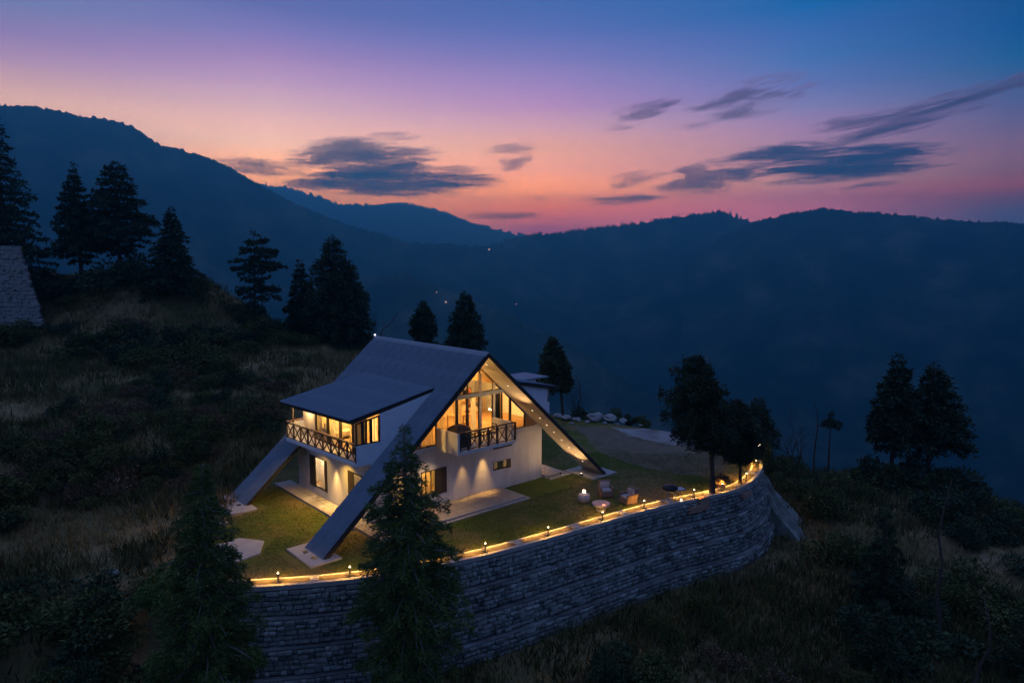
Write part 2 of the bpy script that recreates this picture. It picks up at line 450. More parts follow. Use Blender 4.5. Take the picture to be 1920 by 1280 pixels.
# ------------------------------------------------------------------ lamps (their light)
LG = 2.6
def point(name, loc, w, colr=WARM, rad=.08, parent=None):
    d = bpy.data.lights.new(name, 'POINT'); d.energy = w * LG; d.color = colr; d.shadow_soft_size = rad
    o = bpy.data.objects.new(name, d); o.location = loc
    return link(o, parent)
def spot(name, loc, aim, w, ang, colr=WARM, blend=.6, rad=.03, parent=None):
    d = bpy.data.lights.new(name, 'SPOT'); d.energy = w * LG; d.color = colr; d.shadow_soft_size = rad
    d.spot_size = R(ang); d.spot_blend = blend
    o = bpy.data.objects.new(name, d); o.location = loc
    o.rotation_euler = (Vector(aim) - Vector(loc)).to_track_quat('-Z', 'Y').to_euler()
    return link(o, parent)
def area(name, loc, w, sx, sy, colr=WARM, parent=None):
    d = bpy.data.lights.new(name, 'AREA'); d.energy = w; d.color = colr; d.shape = 'RECTANGLE'; d.size = sx; d.size_y = sy
    o = bpy.data.objects.new(name, d); o.location = loc
    return link(o, parent)

# ================================================================== SETTING
# near terrain: a grid that is fine near the house and coarser away from it
xs = np.unique(np.concatenate([np.arange(-170, -60, 4.), np.arange(-60, -18, .8), np.arange(-18, 26, .45), np.arange(26, 60, .9), np.arange(60, 200, 4.)]))
ys = np.unique(np.concatenate([np.arange(-20, 14, 3.), np.arange(14, 60, .45), np.arange(60, 100, .9), np.arange(100, 420, 8.)]))
GX, GY = np.meshgrid(xs, ys)
GZ = terrain(GX, GY)
def grid_faces(nx, ny):
    i = np.arange(nx - 1)[None, :] + np.arange(ny - 1)[:, None] * nx
    return np.stack([i, i + 1, i + nx + 1, i + nx], -1).reshape(-1, 4)
M['ground'] = material('hillside_ground', (.06, .06, .035), .95, stops=[(.28, (.06, .058, .024)), (.45, (.15, .12, .052)), (.6, (.25, .18, .09)), (.75, (.36, .27, .17))], vscale=.11, detail=14, bump=1.0, bscale=5.0, spec=.05, bump_dist=.15)
me = np_mesh('hillside', np.stack([GX, GY, GZ], -1).reshape(-1, 3), grid_faces(len(xs), len(ys)), [M['ground']], smooth=True)
hillside = tag(link(bpy.data.objects.new('hillside', me)), 'dark grassy hillside with terraces around the house', kind='structure')

# lawn on the plateau
inner = offset_curve(WALL, -.62)
M['lawn'] = material('lawn', (.05, .07, .02), .95, stops=[(.34, (.24, .16, .075)), (.45, (.17, .135, .05)), (.56, (.09, .11, .022)), (.7, (.06, .09, .016))], vscale=.2, detail=9, bump=.7, bscale=9, spec=.05, bump_dist=.04)
lb = bmesh.new()
LEFT = [(-11, 55), (-13, 50), (-14.2, 44), (-15.2, 39.5), (-14.6, 36.8), (-15.0, 33.5), (-14.2, 30.5), (-14.6, 28)]
vs = [lb.verts.new((p.x, p.y, 0)) for p in inner[::2]] + [lb.verts.new((x, y, 0)) for x, y in BACKP[1:7] + LEFT]
fc = lb.faces.new(vs); bmesh.ops.triangulate(lb, faces=[fc]); bmesh.ops.recalc_face_normals(lb, faces=lb.faces)
me = bpy.data.meshes.new('lawn'); lb.to_mesh(me); lb.free(); me.materials.append(M['lawn'])
tag(link(bpy.data.objects.new('lawn', me)), 'patchy green and brown lawn around the house', kind='structure')

# sandy clearing at the back of the lawn and a worn path
def flat_patch(name, pts, z, mat, label, jit=.25, seed=1):
    r = random.Random(seed); bm = bmesh.new(); P = catmull(pts + [pts[0]], .6)[:-1]
    vv = [bm.verts.new((p.x + r.uniform(-jit, jit), p.y + r.uniform(-jit, jit), z)) for p in P]
    f = bm.faces.new(vv); bmesh.ops.triangulate(bm, faces=[f]); bmesh.ops.recalc_face_normals(bm, faces=bm.faces)
    me = bpy.data.meshes.new(name); bm.to_mesh(me); bm.free(); me.materials.append(mat)
    for p in me.polygons:
        if p.normal.z < 0: p.flip()
    return tag(link(bpy.data.objects.new(name, me)), label, kind='structure')
M['sand'] = material('pale_sand', (.30, .27, .25), .95, stops=[(.35, (.17, .14, .12)), (.5, (.27, .24, .22)), (.65, (.36, .33, .31))], vscale=.5, detail=8, bump=.5, bscale=8)
flat_patch('sandy_clearing', [(8.0, 53.5), (9.3, 50.6), (11.2, 48.6), (13.6, 47.6), (14.6, 48.6), (13.4, 50.8), (11, 52.9)], .006, M['sand'], 'pale sandy clearing at the back rim of the lawn')
flat_patch('dry_earth', [(5.6, 51.5), (6.0, 46.8), (8.2, 43.2), (11.0, 41.0), (13.2, 41.8), (14.7, 44.6), (14.3, 48.0), (11.2, 50.4), (8.2, 52.6)], .0015, material('dry_brown_earth', (.13, .10, .055), .95, stops=[(.3, (.09, .085, .035)), (.5, (.15, .11, .06)), (.68, (.21, .155, .095))], vscale=.55, detail=10, bump=.6, bscale=9), 'dry brown earth with thin grass at the back right of the lawn', jit=.12)
flat_patch('dirt_track', [(4.8, 54.5), (6.0, 49.8), (8.2, 46.8), (11.5, 45.6), (12.2, 46.6), (10.6, 48.4), (8.9, 50.4), (7.6, 53.2)], .003, material('track_dirt', (.13, .095, .055), .95, (.20, .15, .10), 1.2, bump=.5, bscale=9), 'brown dirt track leading to the sandy clearing')

# ---------------- far land: bearings and elevations of the crests (degrees), seen from the valley air
def crest_range(name, crest, dist, foot, label, seed, rough, tree_px, back=.35, base_z=-650, mat=None, nr=46, lat=360, ridge_amp=.10):
    crest = sorted(crest); az = np.linspace(crest[0][0], crest[-1][0], lat)
    el = np.interp(az, [c_[0] for c_ in crest], [c_[1] for c_ in crest])
    k = np.ones(7) / 7; el = np.convolve(np.pad(el, 3, 'edge'), k, 'valid')
    dd = np.interp(az, [c_[0] for c_ in dist], [c_[1] for c_ in dist])
    zt = CAM_H + np.tan(np.radians(el)) * dd
    r_ = np.random.default_rng(seed)
    # crest roughness of a forested skyline
    jag = (fbm(az * 40, az * 0 + seed, 6, seed, 4) - .5) * rough * dd / 1000
    tr = np.zeros(lat)
    for _ in range(int(lat * .22)):
        c0 = r_.integers(0, lat); w_ = r_.uniform(.8, 3.5); tr = np.maximum(tr, r_.uniform(.2, 1) * tree_px * dd / 1000 * np.exp(-((np.arange(lat) - c0) / w_) ** 2))
    u = np.linspace(0, 1, nr)
    V = []
    for j, uu in enumerate(u):                     # 0 at the foot, 1 at the crest
        rr = foot + (dd - foot) * uu
        prof = uu ** 1.25
        z = base_z + (zt - base_z) * prof
        A = np.radians(az)
        x = np.sin(A) * rr; y = np.cos(A) * rr
        amp = (1 - uu) * uu * 4
        spur = (fbm(x, y, 700, seed + 3, 5) - .5) * 2 * ridge_amp * (zt - base_z) * amp
        gully = -np.abs(fbm(x, y, 260, seed + 5, 4) - .5) * .16 * (zt - base_z) * amp
        z = z + spur + gully
        if j == nr - 1: z = z + jag + tr
        elif j == nr - 2: z = z + jag
        V.append(np.stack([x, y, z], -1))
    A = np.radians(az); rr = dd * (1 + back)
    V.append(np.stack([np.sin(A) * rr, np.cos(A) * rr, np.full(lat, base_z)], -1))
    me = np_mesh(name, np.concatenate(V), grid_faces(lat, nr + 1), [mat], smooth=False)
    return tag(link(bpy.data.objects.new(name, me)), label, kind='structure')
M['forest'] = material('forested_slope', (.022, .034, .022), .98, stops=[(.36, (.012, .022, .014)), (.52, (.05, .06, .036)), (.68, (.15, .14, .09))], vscale=.008, detail=11, spec=.0, bump=1.0, bscale=.02, bump_dist=12)
L1 = [(-62, 8.2), (-52, 9.4), (-44, 10.2), (-36.02, 10.42), (-34.28, 10.57), (-32.79, 10.48), (-31.88, 10.31), (-29.98, 10.22), (-28.35, 9.88), (-26.7, 8.77), (-24.95, 8.45), (-23.16, 7.95), (-21.69, 7.25), (-19.82, 6.14), (-17.89, 5.19), (-15.5, 4.14), (-13.04, 3.21), (-10.51, 2.59), (-8.58, 1.96), (-5.74, 1.84), (-1.91, 1.63), (1, .6), (5, -1.0)]
RT = [(-5, .8), (-1.91, 1.63), (0.0, 2.29), (1.77, 2.64), (3.98, 2.72), (6.17, 3.06), (8.77, 3.3), (10.49, 3.45), (12.18, 3.77), (14.68, 4.11), (16.71, 4.28), (18.34, 3.75), (19.0, 3.45), (22, 2.4), (26, 1.2)]
RT2 = [(14, .6), (17, 2.3), (19.53, 3.51), (21.83, 3.98), (24.05, 4.31), (26.23, 4.04), (29.69, 3.62), (32.93, 3.13), (36.52, 2.82), (44, 2.6), (60, 3.5)]
FAR = [(-34, 6.4), (-23.21, 6.78), (-19.82, 6.26), (-17.86, 6.13), (-15.86, 5.54), (-13.83, 4.88), (-11.31, 4.93), (-9.6, 5.17), (-7.45, 4.85), (-4.84, 4.28), (-3.53, 3.59), (-0.88, 2.99), (1.11, 2.55), (3.98, 1.98), (9, 1.2)]
SPUR = [(-60, -5), (-40, -4), (-24, -2.4), (-15.58, -1.2), (-8.81, -.6), (-2.68, -3.0), (4.49, -6.22), (8.54, -8.83), (12.97, -11.31), (18, -14.6), (20.5, -24), (26, -40)]
crest_range('mountain', L1, [(-62, 2100), (-30, 2200), (-10, 2500), (5, 2800)], 1300, 'high forested mountain rising at the left', 11, 5, 2.2, mat=M['forest'], base_z=-620, lat=1500, nr=50)
crest_range('forested_ridge', RT, [(-5, 2950), (26, 2900)], 1700, 'long forested ridge closing the valley in the middle distance', 23, 6, 5, mat=M['forest'], base_z=-640, lat=1500, nr=50)
crest_range('forested_ridge', RT2, [(14, 2500), (60, 2300)], 1500, 'broad forested hill at the right end of the skyline', 31, 5, 3, mat=M['forest'], base_z=-630, lat=1500, nr=50)
crest_range('distant_range', FAR, [(-34, 6000), (9, 6200)], 3600, 'pale blue far range under the brightest afterglow', 43, 10, 3, mat=M['forest'], base_z=-600, lat=900)
crest_range('mountain_spur', SPUR, [(-60, 2000), (26, 1500)], 900, 'lower spur running down into the valley behind the house', 57, 4, 3, mat=M['forest'], base_z=-640, lat=1200, nr=40)
# valley floor out to the horizon
vb = MB(); n = 48
vb.add([(0, 0, -660)] + [(30000 * math.cos(2 * PI * k / n), 30000 * math.sin(2 * PI * k / n), -660) for k in range(n)], [(0, k + 1, (k + 1) % n + 1) for k in range(n)])
tag(vb.build('valley_floor', M['forest']), 'dark valley floor far below', kind='structure')

# the air of the valley
hz = MB().box((-7000, -1500, -661.5), (7000, 6900, 705))
mh = bpy.data.materials.new('valley_haze'); mh.use_nodes = True
nt = mh.node_tree; nt.nodes.clear()
ho = nt.nodes.new('ShaderNodeOutputMaterial'); hv = nt.nodes.new('ShaderNodeVolumePrincipled')
hv.inputs['Color'].default_value = (.09, .66, 1.0, 1)
hv.inputs['Density'].default_value = HAZE_D
hv.inputs['Anisotropy'].default_value = .6
nt.links.new(hv.outputs[0], ho.inputs['Volume'])
haze = tag(hz.build('haze', mh), 'blue evening haze filling the valley', kind='stuff')

# ---------------- clouds, beyond the haze
def cloud_mat(name, dens, seed, sx):
    m = bpy.data.materials.new(name); m.use_nodes = True
    nt = m.node_tree; nt.nodes.clear(); N = nt.nodes.new; Lk = nt.links.new
    out = N('ShaderNodeOutputMaterial'); pv = N('ShaderNodeVolumePrincipled')
    pv.inputs['Color'].default_value = (.74, .62, .80, 1)
    pv.inputs['Anisotropy'].default_value = .35
    tc = N('ShaderNodeTexCoord')
    ln = N('ShaderNodeVectorMath'); ln.operation = 'LENGTH'; Lk(tc.outputs['Object'], ln.inputs[0])
    def noise(scale, detail, sc_, off, rough=.6, dist=.0):
        mp = N('ShaderNodeMapping'); mp.inputs['Scale'].default_value = sc_; mp.inputs['Location'].default_value = off; mp.inputs['Rotation'].default_value = (0, R(-8), 0)
        Lk(tc.outputs['Object'], mp.inputs[0])
        no = N('ShaderNodeTexNoise'); no.inputs['Scale'].default_value = scale; no.inputs['Detail'].default_value = detail; no.inputs['Roughness'].default_value = rough; no.inputs['Distortion'].default_value = dist
        Lk(mp.outputs[0], no.inputs['Vector']); return no.outputs[0]
    def mth(op, a, b, c_=None):
        n_ = N('ShaderNodeMath'); n_.operation = op
        for i_, v in enumerate((a, b, c_)):
            if v is None: continue
            if isinstance(v, (int, float)): n_.inputs[i_].default_value = v
            else: Lk(v, n_.inputs[i_])
        return n_.outputs[0]
    n1 = noise(1.6, 3, (1.0 * sx, .5, 1.3), (seed * 3.7, seed * 1.3, seed), .5, .3)
    n2 = noise(7.5, 7, (.85 * sx, .22, 1.9), (seed * 1.7, seed * 5.3, seed * 2), .68, .5)
    fall = mth('SUBTRACT', 1.0, ln.outputs['Value'])
    v = mth('MULTIPLY_ADD', n1, 3.2, fall)
    v = mth('MULTIPLY_ADD', n2, 2.9, v)
    v = mth('SUBTRACT', v, 3.30)
    mr = N('ShaderNodeMapRange'); mr.inputs[1].default_value = 0.0; mr.inputs[2].default_value = .16; mr.inputs[3].default_value = 0; mr.inputs[4].default_value = dens * 6.0
    mr.interpolation_type = 'SMOOTHSTEP'
    edge = N('ShaderNodeMapRange'); edge.inputs[1].default_value = 0.02; edge.inputs[2].default_value = .25; Lk(fall, edge.inputs[0])
    Lk(v, mr.inputs[0]); Lk(mth('MULTIPLY', mr.outputs[0], edge.outputs[0]), pv.inputs['Density']); Lk(pv.outputs[0], out.inputs['Volume'])
    return m
CD = 9000.0
def cloud(az, el, waz, wel, tilt, label, seed, dens=.0045, group='small clouds low in the dusk sky', depth=None, sx=1.0):
    a = R(az); d = CD
    c0 = Vector((math.sin(a) * math.cos(R(el)), math.cos(a) * math.cos(R(el)), math.sin(R(el)))) * d + Vector((0, 0, CAM_H))
    hw = math.tan(R(waz / 2)) * d; hh = math.tan(R(wel / 2)) * d; hd = depth or hw * .10
    r = random.Random(seed)
    bm = bmesh.new(); bmesh.ops.create_icosphere(bm, subdivisions=3, radius=1.0)
    for v in bm.verts:
        n_ = mnoise.noise(v.co * 1.7 + Vector((seed, 0, 0))); v.co *= 1.06 + n_ * .10
    me = bpy.data.meshes.new('cloud'); bm.to_mesh(me); bm.free()
    me.materials.append(cloud_mat('cloud_vapour', dens, seed, sx))
    o = bpy.data.objects.new('cloud', me); o.location = c0; o.scale = (hw * 1.45, hd, hh * 1.75)
    o.rotation_euler = (Matrix.Rotation(-a, 3, 'Z') @ Matrix.Rotation(R(-tilt), 3, 'Y')).to_euler()
    return tag(link(o), label, 'cloud', group)
CLOUDS = [
 (-12.2, 8.35, 10.5, 2.4, 2, 'large ragged purple cloud above the far range', 1, .0042, 1.0),
 (-8.6, 6.9, 12.5, 1.7, 1, 'long flat cloud bank just over the far range', 2, .0042, .8),
 (-13.6, 6.6, 8.0, 1.2, 0, 'left end of the flat cloud bank over the far range', 21, .0040, .9),
 (-20.0, 7.5, 5.6, 1.0, -5, 'flat cloud touching the left mountain slope', 3, .0038, .8),
 (-4.8, 7.9, 4.2, .55, 1, 'thin streak of cloud right of the large ragged cloud', 4, .0030, .7),
 (0.3, 8.4, 3.2, .9, 12, 'lower small cloud above the middle of the valley', 5, .0045, 1.0),
 (0.0, 9.5, 3.4, .7, 3, 'faint wisp over the lower small cloud', 6, .0034, .8),
 (10.9, 12.3, 4.8, 1.0, 9, 'narrow tilted cloud left of the highest cloud', 7, .0042, .8),
 (18.6, 12.6, 7.6, 1.9, 11, 'highest feathery cloud in the blue part of the sky', 8, .0032, 1.0),
 (24.5, 7.9, 15.0, 2.1, 1.5, 'biggest slate cloud above the right hills', 9, .0048, .9),
 (15.2, 6.9, 6.4, 1.7, 1, 'round cloud at the left end of the slate cloud', 10, .0048, 1.0),
 (9.8, 7.0, 3.4, 1.0, 8, 'little cloud scrap beside the round cloud', 11, .0040, 1.0),
 (8.8, 5.4, 5.8, .6, 2, 'thin low cloud over the middle of the long ridge', 12, .0040, .7),
 (-1.0, 4.2, 5.6, .45, 1, 'thin pink grey streak low over the valley gap', 13, .0032, .7),
 (28.6, 9.8, 9.0, .7, 10, 'lower of the two slanting cloud bands at the right', 14, .0034, .8),
 (26.6, 10.5, 6.6, .8, 5, 'ragged cloud strip between the slanting bands', 22, .0034, .9),
 (33.4, 11.5, 9.5, .9, 11, 'upper slanting cloud band reaching the right edge', 15, .0036, .8),
 (27.4, 5.9, 3.6, .35, 4, 'hair thin cloud low at the right', 16, .0034, .7),
 (8.7, 11.0, 2.2, .5, 4, 'tiny cloud scrap below the narrow tilted cloud', 17, .0036, .8),
 (2.4, 5.6, 1.3, .35, 0, 'tiny dark cloud dot above the valley gap', 18, .0042, .8),
 (-9.6, 10.3, 3.6, .55, 1, 'faint wisp over the large ragged cloud', 19, .0028, .7),
 (14.6, 10.9, 2.2, .5, 3, 'faint scrap under the highest feathery cloud', 20, .0030, .8),
]
for az, el, wa, we, tl, lab, sd, dn, sx in CLOUDS:
    cloud(az, el, wa, we, tl, lab, sd, dn, sx=sx)

# ================================================================== RETAINING WALL
rw = empty('retaining_wall', (0, 0, 0))
tag(rw, 'curved dark stone retaining wall in stepped tiers holding up the lawn', 'wall')
def sweep(curve, o0, o1, z0, z1, i0=0, i1=None, wob=0.0):
    """box section swept along the curve between the offsets o0 and o1"""
    i1 = len(curve) if i1 is None else i1
    a = offset_curve(curve, o0)[i0:i1]; b = offset_curve(curve, o1)[i0:i1]
    m = MB(); n = len(a)
    for p, q in zip(a, b):
        w_ = (mnoise.noise(Vector((p.x, p.y, 0)) * .8)) * wob
        m.v += [(p.x, p.y, z0), (q.x, q.y, z0), (q.x, q.y, z1 + w_), (p.x, p.y, z1 + w_)]
    for i in range(n - 1):
        for k in range(4):
            k2 = (k + 1) % 4
            m.f.append((i * 4 + k, i * 4 + k2, (i + 1) * 4 + k2, (i + 1) * 4 + k))
    m.f += [(0, 3, 2, 1), ((n - 1) * 4, (n - 1) * 4 + 1, (n - 1) * 4 + 2, (n - 1) * 4 + 3)]
    return m
NT = 4; TH = 1.12; STEP = .27
for k in range(NT + 1):
    zt = -.10 - k * TH
    sweep(WALL, -.9, STEP * k + .02, zt - TH, zt - .02).build('core', M['mortar'], rw)
    if k: sweep(WALL, STEP * (k - 1) - .02, STEP * k + .07, zt - .06, zt - .005, wob=.03).build('ledge', M['ledge'], rw)
# stones: variants of a roughly squared block
def block_mesh(seed):
    r = random.Random(seed); bm = bmesh.new(); bmesh.ops.create_cube(bm, size=1.0)
    bmesh.ops.bevel(bm, geom=bm.edges[:] + bm.verts[:], offset=.11, segments=1, affect='EDGES')
    for v in bm.verts: v.co += Vector((r.uniform(-.07, .07), r.uniform(-.07, .07), r.uniform(-.07, .07)))
    me = bpy.data.meshes.new('stone'); bm.to_mesh(me); bm.free(); me.materials.append(M['stone']); return me
BLK = [block_mesh(i) for i in range(10)]
place = []
for k in range(NT + 1):
    zt = -.10 - k * TH; face = offset_curve(WALL, STEP * k + .02)
    cum = [0]
    for a, b in zip(face, face[1:]): cum.append(cum[-1] + (b - a).length)
    total = cum[-1]; zz = zt - .06; 
    for row in range(5):
        rh = (TH - .10) / 5; u = rng.uniform(0, .3)
        while u < total - .3:
            w_ = rng.choice([.17, .22, .28, .36, .46]) * rng.uniform(.85, 1.15); um = u + w_ / 2
            i = min(np.searchsorted(cum, um), len(face) - 1); i = max(i, 1)
            f = (um - cum[i - 1]) / max(cum[i] - cum[i - 1], 1e-6); p = face[i - 1].lerp(face[i], f); t = (face[i] - face[i - 1]).normalized()
            dist = math.hypot(p.x, p.y)
            hgt = rh * rng.uniform(.70, .98)
            place.append((dist + 3 * k, (p.x, p.y, zz - rh / 2 + rng.uniform(-.01, .01)), math.atan2(t.y, t.x) + rng.uniform(-.04, .04), (w_ - .018, .20 + rng.uniform(-.07, .13), hgt), rng.integers(0, 10)))
            u += w_
        zz -= rh
vis = sorted([p for p in place if -10.5 < p[1][0]], key=lambda p: -p[3][0] * p[3][2] / (p[0] ** 1.5))
hid = [p for p in place if -10.5 >= p[1][0]]
for d_, loc, rz, scl, v in vis[:300]:
    o = bpy.data.objects.new('stone', BLK[v]); o.location = loc; o.rotation_euler = (0, 0, rz); o.scale = scl; link(o, rw)
VV = []; FF = []; nb = 0
bc = [np.array([v.co[:] for v in me.vertices]) for me in BLK]; 
for me in BLK:
    pass
tri = []
for me in BLK:
    bm = bmesh.new(); bm.from_mesh(me); bmesh.ops.triangulate(bm, faces=bm.faces); bm.verts.ensure_lookup_table()
    tri.append(np.array([[v.index for v in f.verts] for f in bm.faces])); bm.free()
for d_, loc, rz, scl, v in vis[300:] + hid:
    P = bc[v] * np.array(scl); c_, s_ = math.cos(rz), math.sin(rz)
    P = np.stack([P[:, 0] * c_ - P[:, 1] * s_ + loc[0], P[:, 0] * s_ + P[:, 1] * c_ + loc[1], P[:, 2] + loc[2]], -1)
    VV.append(P); FF.append(tri[v] + nb); nb += len(P)
tag(link(bpy.data.objects.new('stonework', np_mesh('stonework', np.concatenate(VV), np.concatenate(FF), [M['stone']])), rw), kind='stuff')
# coping: two kerbs with a planted trough between them, cross blocks
sweep(WALL, -.62, -.50, -.12, .10).build('kerb', M['coping'], rw)
sweep(WALL, -.12, .07, -.12, .07).build('kerb', M['coping'], rw)
sweep(WALL, -.50, -.12, -.12, .02, wob=.04).build('trough_soil', M['soil'], rw)
cum = [0]
for a, b in zip(WALL, WALL[1:]): cum.append(cum[-1] + (b - a).length)
def wall_at(s_, off=0.0):
    i = max(1, min(np.searchsorted(cum, s_), len(WALL) - 1)); f = (s_ - cum[i - 1]) / (cum[i] - cum[i - 1])
    p = WALL[i - 1].lerp(WALL[i], f); t = (WALL[i] - WALL[i - 1]).normalized(); n_ = Vector((t.y, -t.x, 0))
    return p + n_ * off, math.atan2(t.y, t.x)
def wall_s(x, y): return cum[int(np.argmin([(p.x - x) ** 2 + (p.y - y) ** 2 for p in WALL]))]
BOL = [(-12.9, 26.25), (-9.62, 26.33), (-6.55, 26.8), (-3.79, 27.79), (-0.88, 29.3), (2.15, 31.11), (4.85, 33.0), (7.42, 34.84), (10.27, 36.5), (12.3, 37.9), (14.2, 39.9), (15.9, 42.6), (16.4, 45.6)]
bs = [wall_s(*b) for b in BOL]
for a, b in zip(bs, bs[1:]):
    p, rz = wall_at((a + b) / 2, -.31)
    MB().obox((p.x, p.y, -.01), (.34, .36, .20), rz).build('kerb_block', M['coping'], rw)
# bollards with a lit head
group_b = 'short lamp bollards along the top of the retaining wall'
BL_LAB = ['dark bollard lamp hidden behind the left foreground tree', 'dark bollard lamp at the left end of the lit kerb', 'dark bollard lamp below the front left roof foot', 'bollard lamp behind the tall foreground conifer',
          'bollard lamp just right of the tall foreground conifer', 'bollard lamp on the kerb in front of the patio corner', 'bollard lamp on the kerb in front of the fire bowl', 'bollard lamp on the kerb right of the pale armchair',
          'bollard lamp beside the leaning pine trunk', 'bollard lamp beside the round pot on the kerb', 'bollard lamp right of the second pine trunk', 'bollard lamp on the far bend of the kerb', 'last bollard lamp before the kerb ends']
bol_parts = None
for i, s_ in enumerate(bs):
    p, rz = wall_at(s_, -.31)
    root = empty('lamp_bollard', (p.x, p.y, .02), rz)
    if bol_parts is None:
        a_ = MB().lathe([(0, 0), (.055, 0), (.055, .03), (.036, .035), (.036, .40), (.0, .40)], 12).build('post', M['black'], root, True)
        b_ = MB().lathe([(0, .40), (.040, .40), (.040, .45), (0, .45)], 12).build('lit_head', M['bulb'], root)
        c_ = MB().lathe([(0, .45), (.055, .45), (.048, .475), (0, .485)], 12).build('cap', M['black'], root)
        bol_parts = (a_, b_, c_)
    else:
        for q in bol_parts:
            o = q.copy(); link(o, root)
    tag(root, BL_LAB[i], 'bollard lamp', group_b)
    q, _ = wall_at(s_, -.31)
    spot('bollard_light', (q.x, q.y, .62), (q.x - .1, q.y + .15, 0), 24 if i else 3, 154, (1, .50, .08), .5, .05)
    q2, _ = wall_at(s_, -.56)
# led line under the inner kerb, one strip per bay on each side of a bollard
for i, s_ in enumerate(bs):
    for dd in (-.75, .75):
        if i == 0: continue
        q, rz = wall_at(min(max(s_ + dd, 0.2), cum[-1] - .2), -.47)
        d = bpy.data.lights.new('kerb_light', 'AREA'); d.shape = 'RECTANGLE'; d.size = 1.1; d.size_y = .03; d.energy = 8.0; d.color = (1, .50, .08)
        o = bpy.data.objects.new('kerb_light', d); o.location = (q.x, q.y, .22); o.rotation_euler = (0, 0, rz); link(o)
# buttress flanks where the wall turns away on the right
for (x, y), wd, ang, ln, lab in (((17.0, 45.2), 1.5, -12, 3.4, 'pale sloping stone flank beside the far end of the wall, upper one'), ((16.5, 42.9), 1.2, -38, 3.2, 'pale sloping stone flank at the foot of the wall bend, lower one')):
    a = R(ang); dx, dy = math.cos(a), math.sin(a)
    fl = empty('stone_flank', (x, y, 0)); tag(fl, lab, 'buttress')
    m = MB(); nx, ny = 9, 7
    for j in range(ny):
        for i in range(nx):
            u = i / (nx - 1); v = j / (ny - 1) - .5
            zz = -1.0 - 3.9 * u ** .9 - abs(v) * 1.3 * (1 - u * .3) + mnoise.noise(Vector((i * .9, j * .9, x))) * .5
            w2 = wd * (.45 + .75 * u)
            m.v.append((dx * ln * u - dy * v * w2, dy * ln * u + dx * v * w2, zz))
    for j in range(ny - 1):
        for i in range(nx - 1):
            m.f.append((j * nx + i, j * nx + i + 1, (j + 1) * nx + i + 1, (j + 1) * nx + i))
    b0 = len(m.v)
    rim = [(j * nx + i) for j, i in [(0, i) for i in range(nx)] + [(j, nx - 1) for j in range(1, ny)] + [(ny - 1, i) for i in range(nx - 2, -1, -1)] + [(j, 0) for j in range(ny - 2, 0, -1)]]
    for r_ in rim: v_ = m.v[r_]; m.v.append((v_[0], v_[1], -7.5))
    for q in range(len(rim)): q2 = (q + 1) % len(rim); m.f.append((rim[q], rim[q2], b0 + q2, b0 + q))
    m.build('rubble_face', M['stone'], fl)
# brick returns beside the two pine trunks
def brick_pier(name, c0, rz, n, rows, lab, deep=1):
    e = empty(name, c0, rz); tag(e, lab, 'brick pier')
    me = None
    for r_ in range(rows):
        for i in range(n):
            for d_ in range(deep):
                o = bpy.data.objects.new('brick', me or MB().obox((0, 0, 0), (.225, .11, .07)).mesh('brick', M['brick'])); me = o.data
                o.location = ((i - n / 2 + .5) * .235 + (.06 if r_ % 2 else -.06), d_ * .12, .04 + r_ * .078); link(o, e)
p, rz = wall_at(wall_s(10.55, 36.8), .16); brick_pier('brick_pier', (p.x, p.y, -.62), rz, 3, 9, 'stepped brick pier under the leaning pine trunk', 2)
p, rz = wall_at(wall_s(10.0, 36.5), .26); brick_pier('brick_pier', (p.x, p.y, -.62), rz, 4, 4, 'low brick step left of the stepped brick pier', 2)
p, rz = wall_at(wall_s(13.5, 38.8), .22); brick_pier('brick_pier', (p.x, p.y, -.62), rz, 4, 4, 'small brick ledge under the second pine trunk', 2)

# ================================================================== HOUSE
house = empty('house', HO, HA)
tag(house, 'white A-frame mountain house with lit windows and a roof reaching the ground', 'house')
RH = 8.35; HW = 9.45; SL = RH / HW; RL = 11.25
zt = lambda s_: RH - SL * abs(s_)
TK = .15
roof = MB()
def slope_poly(sg, s0, s1, t0, t1, zo=0.0):
    return [(sg * s0, t0, zt(s0) + zo), (sg * s1, t0, zt(s1) + zo), (sg * s1, t1, zt(s1) + zo), (sg * s0, t1, zt(s0) + zo)]
DS = 2.13; T0 = 1.75; T1 = 9.05
for sg in (-1, 1):
    for s0, s1, t0, t1 in ((0, DS, 0, RL), (DS, HW, 0, T0), (DS, HW, T1, RL)):
        roof.prism(slope_poly(sg, s0, s1, t0, t1, -.02), (0, 0, -TK))
roof_o = roof.build('roof', M['dark'], house)
EAVE = {-1: ((-6.95, 2.05, 5.50), (-7.32, 9.0, 5.43)), 1: ((7.0, 2.05, 5.5), (7.0, 9.0, 5.5))}
drm = MB()
for sg in (-1, 1):
    e0, e1 = EAVE[sg]
    P = [(sg * (DS - .05), 1.8, zt(DS) + .02), (e0[0], e0[1] - .25, e0[2]), (e1[0], e1[1], e1[2]), (sg * (DS - .05), 9.0, zt(DS) + .02)]
    drm.prism(P, (0, 0, -.12))
drm.build('dormer_roof', M['dark'], house)
